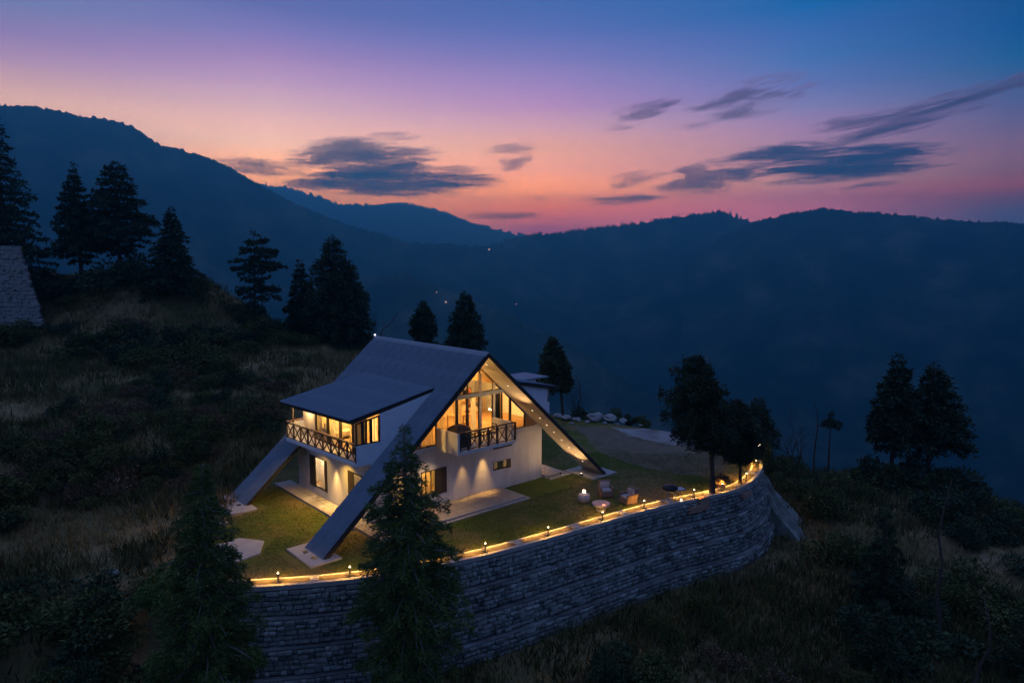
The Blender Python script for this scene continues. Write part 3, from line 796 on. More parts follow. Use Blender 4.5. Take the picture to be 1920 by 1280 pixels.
# corrugated sheets
_sheetcache = {}
def sheet(o, U, V, lift=.03, pitch=.19, amp=.045):
    o = Vector(o); U = Vector(U); V = Vector(V)
    key = (tuple(round(c_, 3) for c_ in U), tuple(round(c_, 3) for c_ in V))
    if key not in _sheetcache:
        n_ = U.cross(V).normalized(); n_ = n_ if n_.z > 0 else -n_
        nw = max(3, round(U.length / pitch)); st = nw * 4; vs = []; fs = []
        rows = 3
        for j in range(rows):
            for i in range(st + 1):
                h_ = amp * math.cos(2 * PI * i / 4)
                vs.append(U * (i / st) + V * (j / (rows - 1) * 1.03) + n_ * (h_ + (1 - j / (rows - 1)) * -.012 + .012))
        for j in range(rows - 1):
            for i in range(st): fs.append((j * (st + 1) + i, j * (st + 1) + i + 1, (j + 1) * (st + 1) + i + 1, (j + 1) * (st + 1) + i))
        m = MB(); m.add(vs, fs); me = m.mesh('roof_sheet', M['roof'])
        _sheetcache[key] = me
    ob = bpy.data.objects.new('roof_sheet', _sheetcache[key])
    ob.location = o + Vector((0, 0, lift + random.uniform(-.003, .006))); 
    return link(ob, roof_o)
def sheets(sg, s0, s1, t0, t1, nc, nr):
    for j in range(nr):
        a = s0 + (s1 - s0) * j / nr; b = s0 + (s1 - s0) * (j + 1) / nr
        for i in range(nc):
            c0 = t0 + (t1 - t0) * i / nc; w_ = (t1 - t0) / nc
            sheet((sg * a, c0, zt(a)), (0, w_, 0), (sg * (b - a), 0, zt(b) - zt(a)))
for sg in (-1, 1):
    sheets(sg, 0, DS, 0, T0, 2, 2); sheets(sg, 0, DS, T0, T1, 8, 2); sheets(sg, 0, DS, T1, RL, 2, 2)
    sheets(sg, DS, HW + .05, 0, T0, 2, 6); sheets(sg, DS, HW + .05, T1, RL, 2, 6)
    e0, e1 = EAVE[sg]; nc, nr = 8, 3
    a0 = Vector((sg * DS, 1.8, zt(DS) + .06)); a1 = Vector((sg * DS, 9.0, zt(DS) + .06)); b0 = Vector((e0[0], e0[1] - .25, e0[2] + .04)); b1 = Vector((e1[0], e1[1], e1[2] + .04))
    for j in range(nr):
        for i in range(nc):
            f = lambda u, v: a0.lerp(a1, u).lerp(b0.lerp(b1, u), v)
            p = f(i / nc, j / nr); sheet(p, f((i + 1) / nc, j / nr) - p, f(i / nc, (j + 1) / nr) - p, lift=.01)
# ridge cap, verge boards
MB().prism([(-.22, -.04, zt(.22) + .05), (0, -.04, RH + .09), (.22, -.04, zt(.22) + .05), (0, -.04, RH + .03)], (0, RL + .08, 0)).build('ridge_cap', M['ridge'], roof_o)
for sg in (-1, 1):
    for t_, s_end in ((-.03, HW), (RL + .03, HW)):
        MB().prism([(0, t_ - .02, RH + .03), (sg * s_end, t_ - .02, zt(s_end) + .03), (sg * s_end, t_ - .02, zt(s_end) - TK - .04), (0, t_ - .02, RH - TK - .06)], (0, .04, 0)).build('verge_board', M['dark'], roof_o)
# soffit boards under the front strips
for sg in (-1, 1):
    n_ = 10
    for k in range(n_):
        a = .02 + (HW - .02) * k / n_; b = .02 + (HW - .02) * (k + 1) / n_ - .012
        P = [(sg * a, .02, zt(a) - TK - .03), (sg * b, .02, zt(b) - TK - .03), (sg * b, T0 - .02, zt(b) - TK - .03), (sg * a, T0 - .02, zt(a) - TK - .03)]
        MB().prism(P, (0, 0, -.02)).build('soffit_board', M['soffit'], roof_o)
# underside lining of the main roof and dormers (ceiling)
cl = MB()
for sg in (-1, 1):
    cl.prism(slope_poly(sg, 0.02, DS, T0, RL - .05, -TK - .03), (0, 0, -.03))
    e0, e1 = EAVE[sg]
    cl.prism([(sg * DS, 2.0, zt(DS) - .14), (e0[0] * .985, e0[1], e0[2] - .12), (e1[0] * .985, 8.98, e1[2] - .12), (sg * DS, 8.98, zt(DS) - .14)], (0, 0, -.03))
cl.build('ceiling_lining', M['wood'], house)

# ---- walls
def wall_pan(name, axis, at, thick, a0, a1, z0, z1, holes, mat, parent=house):
    """wall slab across the axis with rectangular openings (a0,a1,z0,z1)"""
    A = sorted({a0, a1, *[h_[0] for h_ in holes], *[h_[1] for h_ in holes]}); Z_ = sorted({z0, z1, *[h_[2] for h_ in holes], *[h_[3] for h_ in holes]})
    m = MB()
    for i in range(len(A) - 1):
        for j in range(len(Z_) - 1):
            ca = (A[i] + A[i + 1]) / 2; cz = (Z_[j] + Z_[j + 1]) / 2
            if any(h_[0] < ca < h_[1] and h_[2] < cz < h_[3] for h_ in holes): continue
            if axis == 't': m.box((A[i], at, Z_[j]), (A[i + 1], at + thick, Z_[j + 1]))
            else: m.box((at, A[i], Z_[j]), (at + thick, A[i + 1], Z_[j + 1]))
    return m.build(name, mat, parent)
SW = (2.19, 3.49, 1.17, 1.70)           # small window on the front
BW = (-2.75, -1.78, .75, 2.10)          # curtained window left of it
FD = (-4.6, -3.6, .12, 2.25)            # door behind the tree
wall_pan('wall', 't', 2.25, .2, -5.75, 6.05, 0, 3.2, [SW, BW, FD], M['render'])
LWn = (7.02, 8.92, .52, 2.28); LD = (3.0, 4.35, .12, 2.35)
wall_pan('wall', 's', -5.75, .2, 2.45, 10.5, 0, 3.2, [LWn, LD], M['render'])
wall_pan('wall', 's', 5.85, .2, 2.45, 10.5, 0, 3.2, [(3.2, 5.4, .15, 2.3)], M['render'])
wall_pan('wall', 't', 10.3, .2, -5.55, 5.85, 0, 3.2, [], M['render'])
# upper floor slab with its projecting band
MB().box((-6.05, 1.85, 3.2), (6.15, 10.6, 3.48)).build('floor_slab', M['render'], house)
# front balcony
BS0, BS1 = -2.0, 1.95
MB().box((BS0, 0.02, 3.30), (BS1, 1.85, 3.46)).build('balcony_floor', M['render'], house)
MB().box((BS0, .02, 3.46), (BS0 + .12, 1.88, 4.42)).build('balcony_side_wall', M['render'], house)
MB().box((BS1 - .12, .3, 3.46), (BS1, 1.88, 4.42)).build('balcony_side_wall', M['render'], house)
def rail_panel(par, p, q, h0, h1, kind='X', w=.035, mat=None):
    mat = mat or M['darkwood']
    p = Vector(p); q = Vector(q); z = Vector((0, 0, 1))
    a, b, c_, d_ = p + z * h0, q + z * h0, q + z * h1, p + z * h1
    if kind == 'X':
        MB().bar(a, c_, w, w).build('brace', mat, par); MB().bar(b + Vector((.012, .012, 0)), d_ + Vector((.012, .012, 0)), w, w).build('brace', mat, par)
rf = empty('balcony_railing'); rf.parent = house
FZ = 3.46
posts = [BS0 + .16, -1.28, -.56, .04, .66, 1.28, BS1 - .04]
for i, s_ in enumerate(posts): MB().box((s_ - .04, .03, FZ), (s_ + .04, .11, FZ + .98)).build('post', M['darkwood'], rf)
MB().box((BS0 + .12, .0, FZ + .95), (BS1, .14, FZ + 1.0)).build('top_rail', M['darkwood'], rf)
MB().box((BS0 + .12, .04, FZ + .80), (BS1, .09, FZ + .84)).build('mid_rail', M['darkwood'], rf)
MB().box((BS0 + .12, .04, FZ + .06), (BS1, .09, FZ + .10)).build('bottom_rail', M['darkwood'], rf)
for a, b in zip(posts, posts[1:]):
    rail_panel(rf, (a + .04, .065, FZ), (b - .04, .065, FZ), .10, .80)
    
# side railing on the right end
MB().bar((BS1 - .06, .1, FZ + .98), (BS1 - .06, .35, FZ + .98), .06, .05).build('top_rail', M['darkwood'], rf)
# left balcony
LB0 = Vector((-6.72, 1.82, 0)); LB1 = Vector((-7.12, 8.75, 0))
MB().prism([(-5.7, 1.9, 3.30), (LB0.x, LB0.y, 3.30), (LB1.x, LB1.y, 3.30), (-5.7, 8.75, 3.30)], (0, 0, .17)).build('balcony_floor', M['render'], house)
MB().bar((LB0.x - .03, LB0.y, 3.40), (LB1.x - .03, LB1.y, 3.40), .05, .20).build('fascia', M['white'], house)
rl = empty('balcony_railing'); rl.parent = house
NP = 9
for i in range(NP + 1):
    p = LB0.lerp(LB1, i / NP); MB().box((p.x - .035, p.y - .035, FZ), (p.x + .035, p.y + .035, FZ + .93)).build('post', M['darkwood'], rl)
    if i < NP: rail_panel(rl, LB0.lerp(LB1, i / NP + .006), LB0.lerp(LB1, (i + 1) / NP - .006), FZ + .07, FZ + .84, w=.045)
for z_, nm, w_ in ((.93, 'top_rail', .07), (.85, 'mid_rail', .035), (.05, 'bottom_rail', .05)):
    MB().bar((LB0.x, LB0.y, FZ + z_), (LB1.x, LB1.y, FZ + z_), w_, .045).build(nm, M['wood'] if z_ > .9 else M['darkwood'], rl)
MB().bar((LB1.x, LB1.y, FZ + .93), (-6.0, 8.78, FZ + .93), .07, .045).build('top_rail', M['wood'], rl)
MB().box((LB1.x + .02, 8.72, FZ), (-6.05, 8.78, FZ + .85)).build('end_wall', M['render'], rl)
MB().bar((-6.95, 8.3, FZ + .9), (-6.95, 8.3, 5.3), .07).build('balcony_post', M['darkwood'], house)
# left dormer: white triangular side walls
SZ = 4.24
tri_ = [(-2.20, zt(2.2) - .02), (-5.38, 5.68), (-5.38, SZ), (-6.72, SZ), (-6.72, 3.28), (-5.95, 3.28), (-5.95, zt(5.95) - TK), (-2.2, zt(2.2) - TK - .1)]
MB().prism([(s_, 1.765, z_) for s_, z_ in tri_], (0, .13, 0)).build('dormer_side_wall', M['white'], house)
MB().prism([(-2.25, 8.85, 6.3), (-6.0, 8.85, 5.6), (-6.0, 8.85, 3.2), (-5.6, 8.85, 3.2), (-2.25, 8.85, 6.1)], (0, .13, 0)).build('dormer_side_wall', M['white'], house)
for t_ in (1.95, 8.85):
    MB().prism([(2.25, t_, 6.3), (6.2, t_, 5.55), (6.2, t_, 3.4), (5.45, t_, 3.4), (2.25, t_, 6.16)], (0, .13, 0)).build('dormer_side_wall', M['white'], house)
MB().box((6.1, 2.1, 3.45), (6.2, 8.8, 5.5)).build('dormer_front_wall', M['white'], house)
# sill strip
MB().box((-6.74, 1.74, SZ), (-5.38, 1.98, SZ + .05)).build('window_sill', M['white'], house)
# side glazing of the dormer corner
def window(parent, name, axis, at, a0, a1, z0, z1, nv=1, nh=0, fw=.06, dep=.08, glass=True, mat=None, ztop1=None):
    """frame + mullions + pane; the axis is the normal ('t' or 's'); ztop1 = height at the far end"""
    mat = mat or M['dark']
    zt1 = ztop1 if ztop1 is not None else z1
    P = (lambda a, z, d=0: (a, at + d, z)) if axis == 't' else (lambda a, z, d=0: (at + d, a, z))
    top = lambda a: z1 + (zt1 - z1) * (a - a0) / (a1 - a0)
    w = MB()
    def br(a_, z_, b_, y_): w.bar(P(a_, z_), P(b_, y_), fw, dep, up=((0, 1, 0) if axis == 't' else (1, 0, 0)))
    br(a0 + fw / 2, z0, a0 + fw / 2, top(a0)); br(a1 - fw / 2, z0, a1 - fw / 2, top(a1)); br(a0 + fw, z0 + fw / 2, a1 - fw, z0 + fw / 2); br(a0 + fw, top(a0 + fw) - fw / 2, a1 - fw, top(a1 - fw) - fw / 2)
    fr = w.build(name, mat, parent)
    if nv > 1:
        for k in range(1, nv):
            a = a0 + (a1 - a0) * k / nv; m_ = MB(); m_.bar(P(a, z0 + fw), P(a, top(a) - fw), fw * .6, dep * .7); m_.build('mullion', mat, fr)
    for k in range(1, nh + 1):
        z_ = z0 + (min(z1, zt1) - z0) * k / (nh + 1); m_ = MB(); m_.bar(P(a0 + fw, z_, .004), P(a1 - fw, z_, .004), fw * .6, dep * .7); m_.build('transom', mat, fr)
    if glass:
        MB().prism([P(a0 + fw, z0 + fw), P(a1 - fw, z0 + fw), P(a1 - fw, top(a1) - fw), P(a0 + fw, top(a0) - fw)], (0, .012, 0) if axis == 't' else (.012, 0, 0)).build('pane', M['glass'], fr)
    return fr
dz = lambda s_: 6.36 - .187 * (abs(s_) - 2.13) - .14
for a, b in ((-6.70, -6.34), (-6.34, -5.88), (-5.88, -5.40)):
    window(house, 'window', 't', 1.84, a, b, SZ + .05, dz(a), 1, 0, ztop1=dz(b))
# door wall of the dormer balcony
GW = -6.06
for a, b, k in ((1.95, 3.25, 0), (3.25, 4.6, 0), (4.6, 6.0, 0), (6.0, 7.4, 0)):
    window(house, 'balcony_door', 's', GW, a, b, FZ + .02, dz(6.1), 1, 0, fw=.09)
MB().box((GW - .06, 7.42, FZ), (GW + .08, 8.85, dz(6.1))).build('wall', M['cream'], house)
# ---- interior of the upper floor
MB().box((-6.0, 2.1, 3.485), (5.9, 10.2, 3.51)).build('floorboards', M['floorwood'], house)
# gable glazing at the front
GT = 1.93
zu = lambda s_: zt(s_) - TK - .06
def gable_bay(a, b, z0, zmax, nm='window', glass=True, mat=None):
    """pane clipped by the roof slope"""
    pts = [(a, z0), (b, z0)]
    top = []
    K = sorted({a, b, *([0.0] if a < 0 < b else [])}, reverse=True)
    for s_ in K: top.append((s_, min(zmax, zu(s_))))
    # where the slope crosses zmax
    sx = (RH - TK - .06 - zmax) / SL
    ext = []
    for c_ in (-sx, sx):
        if sx > 0 and a < c_ < b: ext.append((c_, zmax))
    top = sorted(top + ext, key=lambda q: -q[0])
    pts = pts + [q for q in top if q[1] > z0 + .02]
    if len(pts) < 3: return None
    fr = MB(); n_ = len(pts)
    for i in range(n_):
        p, q = pts[i], pts[(i + 1) % n_]
        if math.hypot(p[0] - q[0], p[1] - q[1]) < .08: continue
        fr.bar((p[0], GT, p[1]), (q[0], GT, q[1]), .055, .09, up=(0, 1, 0))
    f_ = fr.build(nm, mat or M['dark'], house)
    if glass: MB().prism([(p[0], GT, p[1]) for p in pts], (0, .012, 0)).build('pane', M['glass'], f_)
    return f_
low = [-5.2, -4.1, -3.05, -1.98, -.66, .10, .90, 1.02, 1.88, 2.56, 3.15, 4.32, 5.1]
for a, b in zip(low, low[1:]):
    if abs(a - .90) < .01: continue
    gable_bay(a, b, 3.5, 5.74)
for a, b in ((-2.46, -.75), (-.75, .12), (.12, .95), (.95, 1.9), (1.9, 2.46)):
    gable_bay(a, b, 5.95, 7.55 if abs(a) < 1.5 else 9)
gable_bay(-.65, .65, 7.55, 9)
MB().box((-2.8, GT - .10, 5.74), (2.8, GT + .06, 5.95)).build('beam', M['ridge'], house)
for s_ in (.96, 1.95): MB().box((s_ - .07, GT - .09, 3.48), (s_ + .07, GT + .05, min(zu(s_), 7.0))).build('column', M['soffit'], house)
for s_ in (-.66, .05, 3.15): MB().box((s_ - .075, GT - .085, 3.48), (s_ + .075, GT - .02, 5.74 if abs(s_) < 2 else zu(s_))).build('column', M['dark'], house)
MB().box((1.96, GT + .12, 3.5), (2.56, GT + .16, 5.74)).build('dark_blind', M['black'], house)
MB().prism([(4.35, GT - .06, 3.5), (5.35, GT - .06, 3.5), (4.35, GT - .06, zu(4.35))], (0, .05, 0)).build('timber_panel', M['wood'], house)
# interior: hall
def hbox(a, b): return MB().box(a, b)
IW = MB()
IW.prism([(-2.6, 7.0, 3.5), (5.2, 7.0, 3.5), (2.1, 7.0, 6.2), (0, 7.0, 8.05), (-2.0, 7.0, 6.3), (-2.6, 7.0, 5.9)], (0, .12, 0))
IW.build('hall_back_wall', M['cream'], house)
MB().box((-2.9, 2.1, 3.5), (-2.78, 4.2, 5.6)).build('partition', M['cream'], house)
MB().box((-2.9, 5.4, 3.5), (-2.78, 7.0, 5.6)).build('partition', M['cream'], house)
MB().box((-.12, 2.05, 5.9), (.12, 7.0, 6.15)).build('tie_beam', M['darkwood'], house)
MB().prism([(-1.5, 4.2, 6.2), (1.5, 4.2, 6.2), (1.3, 4.2, 6.75), (-1.3, 4.2, 6.75)], (0, .5, 0)).build('loft_beam', M['darkwood'], house)
MB().box((-.5, 6.9, 3.5), (.5, 6.98, 5.6)).build('inner_door', M['wood'], house)
MB().box((3.5, 2.2, 3.5), (5.2, 7.0, 3.52)).build('rug_floor', M['wood'], house)

# ---- ground floor openings
def shutter(axis, at, a0, a1, z0, z1):
    m = MB()
    if axis == 't': m.box((a0, at - .05, z0), (a1, at, z1))
    else: m.box((at - .05, a0, z0), (at, a1, z1))
    return m.build('shutter', M['dark'], house)
window(house, 'window', 's', -5.72, *LWn[:2], *LWn[2:], 1, 0, fw=.06)
shutter('s', -5.755, 8.22, 8.92, .52, 2.28); shutter('s', -5.755, 6.88, 7.10, .52, 2.28)
f_ = window(house, 'door', 's', -5.72, *LD[:2], *LD[2:], 1, 0, fw=.07)
shutter('s', -5.755, 3.85, 4.45, .12, 2.35)
window(house, 'window', 't', 2.28, *BW[:2], *BW[2:], 3, 0, fw=.05)
shutter('t', 2.245, -1.80, -1.12, .72, 2.12)
window(house, 'window', 't', 2.30, *SW[:2], *SW[2:], 1, 0, fw=.05)
shutter('t', 2.247, 3.20, 3.50, 1.16, 1.71)
window(house, 'door', 't', 2.30, *FD[:2], *FD[2:], 1, 0, fw=.08)
MB().box((2.19, 2.235, 2.42), (3.6, 2.25, 2.60)).build('vent_slot', M['black'], house)
MB().box((2.12, 2.19, 2.61), (3.68, 2.25, 2.65)).build('vent_drip', M['render'], house)
MB().box((2.12, 2.18, 1.705), (3.56, 2.25, 1.74)).build('window_sill', M['render'], house)
# curtains and rooms behind
def curtain(axis, at, a0, a1, z0, z1, mat=None, name='curtain'):
    m = MB(); n_ = max(6, int((a1 - a0) / .05)); v = []
    for i in range(n_ + 1):
        a = a0 + (a1 - a0) * i / n_; d = .035 * math.sin(i * 1.9) + .01 * math.sin(i * .7)
        for z_ in (z0, z1): v.append((a, at + d, z_) if axis == 't' else (at + d, a, z_))
    m.add(v, [(2 * i, 2 * i + 2, 2 * i + 3, 2 * i + 1) for i in range(n_)])
    return m.build(name, mat or M['curtain'], house)
curtain('t', 2.55, -2.75, -1.85, .7, 2.15)
curtain('t', 2.55, 2.75, 3.2, 1.1, 1.8, material('green_gold_curtain', (.38, .38, .14), .9))
curtain('s', -5.45, 7.85, 8.25, .5, 2.3, M['curtainw']); curtain('s', -5.45, 3.1, 3.6, .3, 2.3, M['curtainw'])
MB().box((-3.4, 6.6, .1), (-3.3, 10.2, 3.1)).build('bedroom_wall', M['redwall'], house)
MB().box((-3.3, 2.5, .1), (-3.2, 6.6, 3.1)).build('inner_wall', M['cream'], house)
MB().box((-5.5, 6.5, .1), (-3.3, 6.6, 3.1)).build('inner_wall', M['cream'], house)
MB().box((-5.5, 2.5, .10), (5.8, 10.3, .14)).build('ground_floor', M['floorwood'], house)
MB().box((1.4, 2.5, .1), (1.5, 6, 3.1)).build('inner_wall', M['cream'], house); MB().box((-3.2, 5.2, .1), (5.8, 5.3, 3.1)).build('inner_wall', M['cream'], house)
# upper rooms
MB().prism([(-2.9, 2.2, 3.5), (-2.9, 8.8, 3.5), (-2.9, 8.8, 5.9), (-2.9, 2.2, 5.9)], (.06, 0, 0)).build('room_wall', M['cream'], house)
MB().box((-6.0, 7.42, 3.5), (-2.9, 7.5, 5.75)).build('room_wall', M['cream'], house)
gw = window(house, 'inner_window', 's', -3.02, 3.0, 5.2, 3.6, 5.5, 3, 2, fw=.06, glass=False, mat=M['dark'])
curtain('s', -3.2, 5.6, 6.5, 3.5, 5.6)
for a, b, m_ in ((2.05, 3.15, 'curtain'), (3.35, 3.9, 'curtain'), (4.7, 5.1, 'curtain'), (5.55, 5.9, 'curtainw'), (6.1, 6.5, 'curtain'), (7.0, 7.35, 'curtainw')): curtain('s', -5.9, a, b, 3.52, 5.5, M[m_])
curtain('t', 2.0, -5.75, -5.45, 4.2, 5.5, M['curtainw']); curtain('t', 2.0, -6.68, -6.36, 4.2, 5.5); curtain('t', 2.0, -6.3, -6.15, 4.2, 5.5)
for a, b, m_ in ((-4.0, -3.4, 'curtain'), (-2.7, -2.0, 'curtain'), (-1.9, -1.3, 'curtain'), (-.62, -.1, 'curtain'), (.5, .88, 'curtainw'), (2.62, 2.8, 'curtain')): curtain('t', 2.15, a, b, 3.52, min(5.7, zu(max(abs(a), abs(b))) - .1), M[m_])

# ---- furniture and lamps in the rooms
def htag(name, s_, t_, z_, label, cat, group=None, rz=0.0):
    e = empty(name, H(s_, t_, z_), HA + rz); tag(e, label, cat, group); return e
def pendant(s_, t_, ztop_, drop, colr, label):
    e = htag('pendant_lamp', s_, t_, ztop_, label, 'pendant lamp', 'pendant lamps in the hall')
    MB().tube([(0, 0, 0), (0, 0, -drop)], .012, 6).build('cord', M['black'], e)
    MB().lathe([(.03, -drop), (.10, -drop - .05), (.16, -drop - .22), (.15, -drop - .22), (.09, -drop - .06), (.0, -drop - .03)], 14).build('shade', colr, e, True)
    MB().lathe([(0, -drop - .10), (.05, -drop - .14), (.05, -drop - .19), (0, -drop - .22)], 10).build('bulb', M['bulb'], e, True)
pendant(1.25, 3.2, 6.1, 1.0, M['redwall'], 'upper pendant lamp with a long cord in the lit doorway')
pendant(1.55, 3.8, 6.0, 1.35, M['redwall'], 'lower red pendant lamp over the dining table')
pendant(3.9, 3.6, 5.2, .75, M['redwall'], 'red pendant lamp behind the right gable windows')
def table(name, s_, t_, z_, w_, d_, h_, label, mat='wood', rz=0.0, cat='table', grp=None):
    e = htag(name, s_, t_, z_, label, cat, grp, rz)
    MB().box((-w_ / 2, -d_ / 2, h_ - .04), (w_ / 2, d_ / 2, h_)).build('table_top', M[mat], e, bevel=.008)
    me = None
    for a in (-1, 1):
        for b in (-1, 1):
            o = MB().box((a * (w_ / 2 - .05) - .025, b * (d_ / 2 - .05) - .025, 0), (a * (w_ / 2 - .05) + .025, b * (d_ / 2 - .05) + .025, h_ - .04)).build('leg', M[mat], e)
    return e
def chair(s_, t_, z_, label, mat='wood', rz=0.0, grp=None):
    e = htag('chair', s_, t_, z_, label, 'chair', grp, rz)
    MB().box((-.21, -.21, .42), (.21, .21, .46)).build('seat', M[mat], e, bevel=.008)
    for a in (-1, 1):
        MB().box((a * .19 - .018, -.20, 0), (a * .19 + .018, -.165, .42)).build('leg', M[mat], e)
        MB().box((a * .19 - .018, .17, 0), (a * .19 + .018, .205, .92)).build('leg', M[mat], e)
    for z0 in (.58, .72, .86): MB().box((-.17, .175, z0), (.17, .20, z0 + .05)).build('back_rail', M[mat], e)
    return e
table('dining_table', 1.5, 4.3, 3.52, 1.5, .9, .75, 'timber dining table seen through the lit hall doorway')
chair(1.15, 3.6, 3.52, 'dining chair in front of the table in the lit doorway', rz=PI)
chair(1.9, 5.0, 3.52, 'dining chair behind the table in the hall')
table('side_board', 3.9, 6.6, 3.52, 2.2, .5, .9, 'low timber sideboard along the hall back wall', cat='sideboard')
for (s_, w_, z_, lab) in ((3.2, .6, 5.0, 'small framed picture on the hall back wall'), (4.1, .45, 4.9, 'second framed picture near the red pendant lamp')):
    e = htag('framed_picture', s_, 6.94, z_, lab, 'picture'); MB().box((-w_ / 2, -.02, -.25), (w_ / 2, .02, .25)).build('frame', M['darkwood'], e)
    MB().box((-w_ / 2 + .05, -.03, -.2), (w_ / 2 - .05, -.02, .2)).build('print', M['redwall'], e)
def sofa(s_, t_, z_, label, rz=0.0, mat='cushion'):
    e = htag('sofa', s_, t_, z_, label, 'sofa', None, rz)
    MB().box((-.9, -.4, .12), (.9, .4, .42)).build('seat', M[mat], e, bevel=.04)
    MB().box((-.9, .25, .42), (.9, .42, .85)).build('backrest', M[mat], e, bevel=.04)
    for a in (-1, 1): MB().box((a * .9 - .09, -.4, .12), (a * .9 + .09, .42, .62)).build('armrest', M[mat], e, bevel=.03)
    for a in (-.8, .8):
        for b in (-.33, .33): MB().box((a - .03, b - .03, 0), (a + .03, b + .03, .12)).build('leg', M['darkwood'], e)
sofa(-4.9, 6.6, 3.52, 'pale sofa inside the dormer room by the balcony doors', rz=0)
table('desk', -4.9, 4.4, 3.52, .7, 1.3, .74, 'timber desk inside the dormer room', cat='desk')
e = htag('wall_mirror', -3.05, 6.2, 4.5, 'pale framed mirror in the dormer room', 'mirror'); MB().box((-.02, -.35, -.5), (.02, .35, .5)).build('frame', M['white'], e)
# bed in the ground floor room with the red wall
e = htag('bed', -4.3, 8.2, .14, 'bed with pale sheet inside the room with the red wall', 'bed')
MB().box((-.8, -.7, .1), (.8, .7, .42)).build('mattress', M['cushion'], e, bevel=.05); MB().box((.55, -.6, .42), (.78, .6, .56)).build('pillow', M['white'], e, bevel=.05); MB().box((.8, -.75, 0), (.86, .75, 1.0)).build('headboard', M['darkwood'], e)
e = htag('table_lamp', -3.75, 7.2, .14, 'lit table lamp beside the bed in the red room', 'table lamp')
MB().lathe([(0, 0), (.2, 0), (.2, .5), (0, .5)], 12).build('stand', M['wood'], e); MB().lathe([(.03, .5), (.03, .75)], 8).build('stem', M['wood'], e); MB().lathe([(.12, .98), (.18, .72)], 14).build('lamp_shade', M['lampshade'], e, True)

def hp(name, s_, t_, z_, w_, colr=WARM, rad=.1): return point(name, H(s_, t_, z_), w_, colr, rad)
YEL = (1.0, .54, .13)
hp('hall_light', 1.3, 4.4, 5.6, 150, YEL, .15); hp('hall_light', -1.4, 4.6, 5.4, 110, YEL, .15); hp('hall_light', 3.9, 4.4, 5.2, 170, (1, .50, .13), .12); hp('hall_light', .3, 3.6, 7.0, 34, YEL, .1)
hp('room_light', -4.6, 3.4, 5.1, 190, YEL, .12); hp('room_light', -4.6, 6.2, 5.1, 130, YEL, .12); hp('balcony_light', -6.5, 8.0, 5.0, 22, (1, .66, .30), .05); hp('balcony_light', -6.5, 5.0, 5.1, 14, (1, .62, .22), .05)
hp('bedroom_light', -4.9, 8.6, 2.6, 150, WARM2, .1); hp('bedroom_light', -4.6, 3.6, 2.6, 70, WARM2, .1)
hp('front_room_light', -2.0, 3.6, 2.5, 110, YEL, .1); hp('front_room_light', 2.9, 4.2, 2.5, 12, (.9, .8, .3), .1)
# wall washers: small downlights fixed on the house wall
def wall_lamp(s_, t_, z_, nrm, label, w_, ang=70):
    e = htag('wall_lamp', s_, t_, z_, label, 'wall lamp', 'small downlights on the white house walls', rz=nrm)
    MB().box((-.04, -.02, -.05), (.04, 0, .05)).build('bracket', M['black'], e)
    MB().lathe([(0, -.09), (.035, -.09), (.035, .09), (0, .09)], 12, c=(0, -.07, 0)).build('housing', M['black'], e, True)
    MB().lathe([(0, -.004), (.028, -.004)], 12, c=(0, -.07, -.09)).build('lens', M['downlight'], e)
    c_, s__ = math.cos(nrm), math.sin(nrm)
    off = Vector((s__ * .42, -c_ * .42, 0))
    a = H(s_ + off.x, t_ + off.y, z_ - .11); b = H(s_ + off.x * .2, t_ + off.y * .2, 0)
    spot('wall_light', a, b, w_, ang, (1, .54, .16), 1.0, .06)
wall_lamp(-.05, 2.25, 2.75, 0, 'wall downlight left of the small front window, dimmer one', 60, 46)
wall_lamp(1.40, 2.25, 2.95, 0, 'wall downlight just left of the small front window, brighter one', 150, 44)
wall_lamp(-5.75, 5.75, 2.80, -PI / 2, 'wall downlight between the bedroom window and the side door', 190, 50)
wall_lamp(-3.2, 2.25, 2.75, 0, 'wall downlight hidden by the tall foreground conifer', 60, 60)
wall_lamp(6.05, 4.0, 2.6, PI / 2, 'wall downlight on the right side wall over the side steps', 120, 90)
# under-slab lights of the left balcony
spot('slab_light', H(-6.4, 4.4, 3.2), H(-7.6, 4.4, 0), 230, 140, (1, .54, .08), .9, .05)
spot('slab_light', H(-6.4, 7.2, 3.2), H(-7.8, 7.0, 0), 115, 140, (1, .54, .08), .9, .05)
spot('balcony_slab_light', H(-2.3, 1.2, 3.15), H(-3.0, 1.2, 0), 60, 130, (1, .62, .3), .9, .05)
# soffit downlights
zsf = lambda s_: zt(s_) - TK - .055
for i, s_ in enumerate((.55, 2.05, 3.9, 4.5, 5.05, 5.65, 6.3, 6.95, 7.55, 8.15)):
    e = htag('soffit_light', s_, .80, zsf(s_), ['topmost soffit light under the ridge', 'soffit light second from the ridge', 'soffit light third from the ridge', 'soffit light beside the gable glass corner', 'soffit light level with the floor slab', 'soffit light just below the floor slab',
        'soffit light halfway down the free leg', 'soffit light on the lower half of the leg', 'soffit light third from the leg foot', 'soffit light nearest the leg foot'][i], 'soffit light', 'recessed lights in the right roof leg')
    rot = Matrix.Rotation(math.atan(SL), 3, 'Y')
    m = MB(); m.lathe([(0, -.015), (.05, -.015), (.05, 0)], 12); m.v = [tuple(rot @ Vector(v_)) for v_ in m.v]; m.build('lens', M['downlight'], e)
    m = MB(); m.lathe([(.05, -.02), (.075, -.02), (.075, .01)], 12); m.v = [tuple(rot @ Vector(v_)) for v_ in m.v]; m.build('ring', M['metalpale'], e)
    if i in (0, 1, 3, 6, 8): spot('soffit_downlight', H(s_ - .03, .8, zsf(s_) - .06), H(s_ - .2, .9, 0), 7, 120, (1, .7, .4), .8, .03)
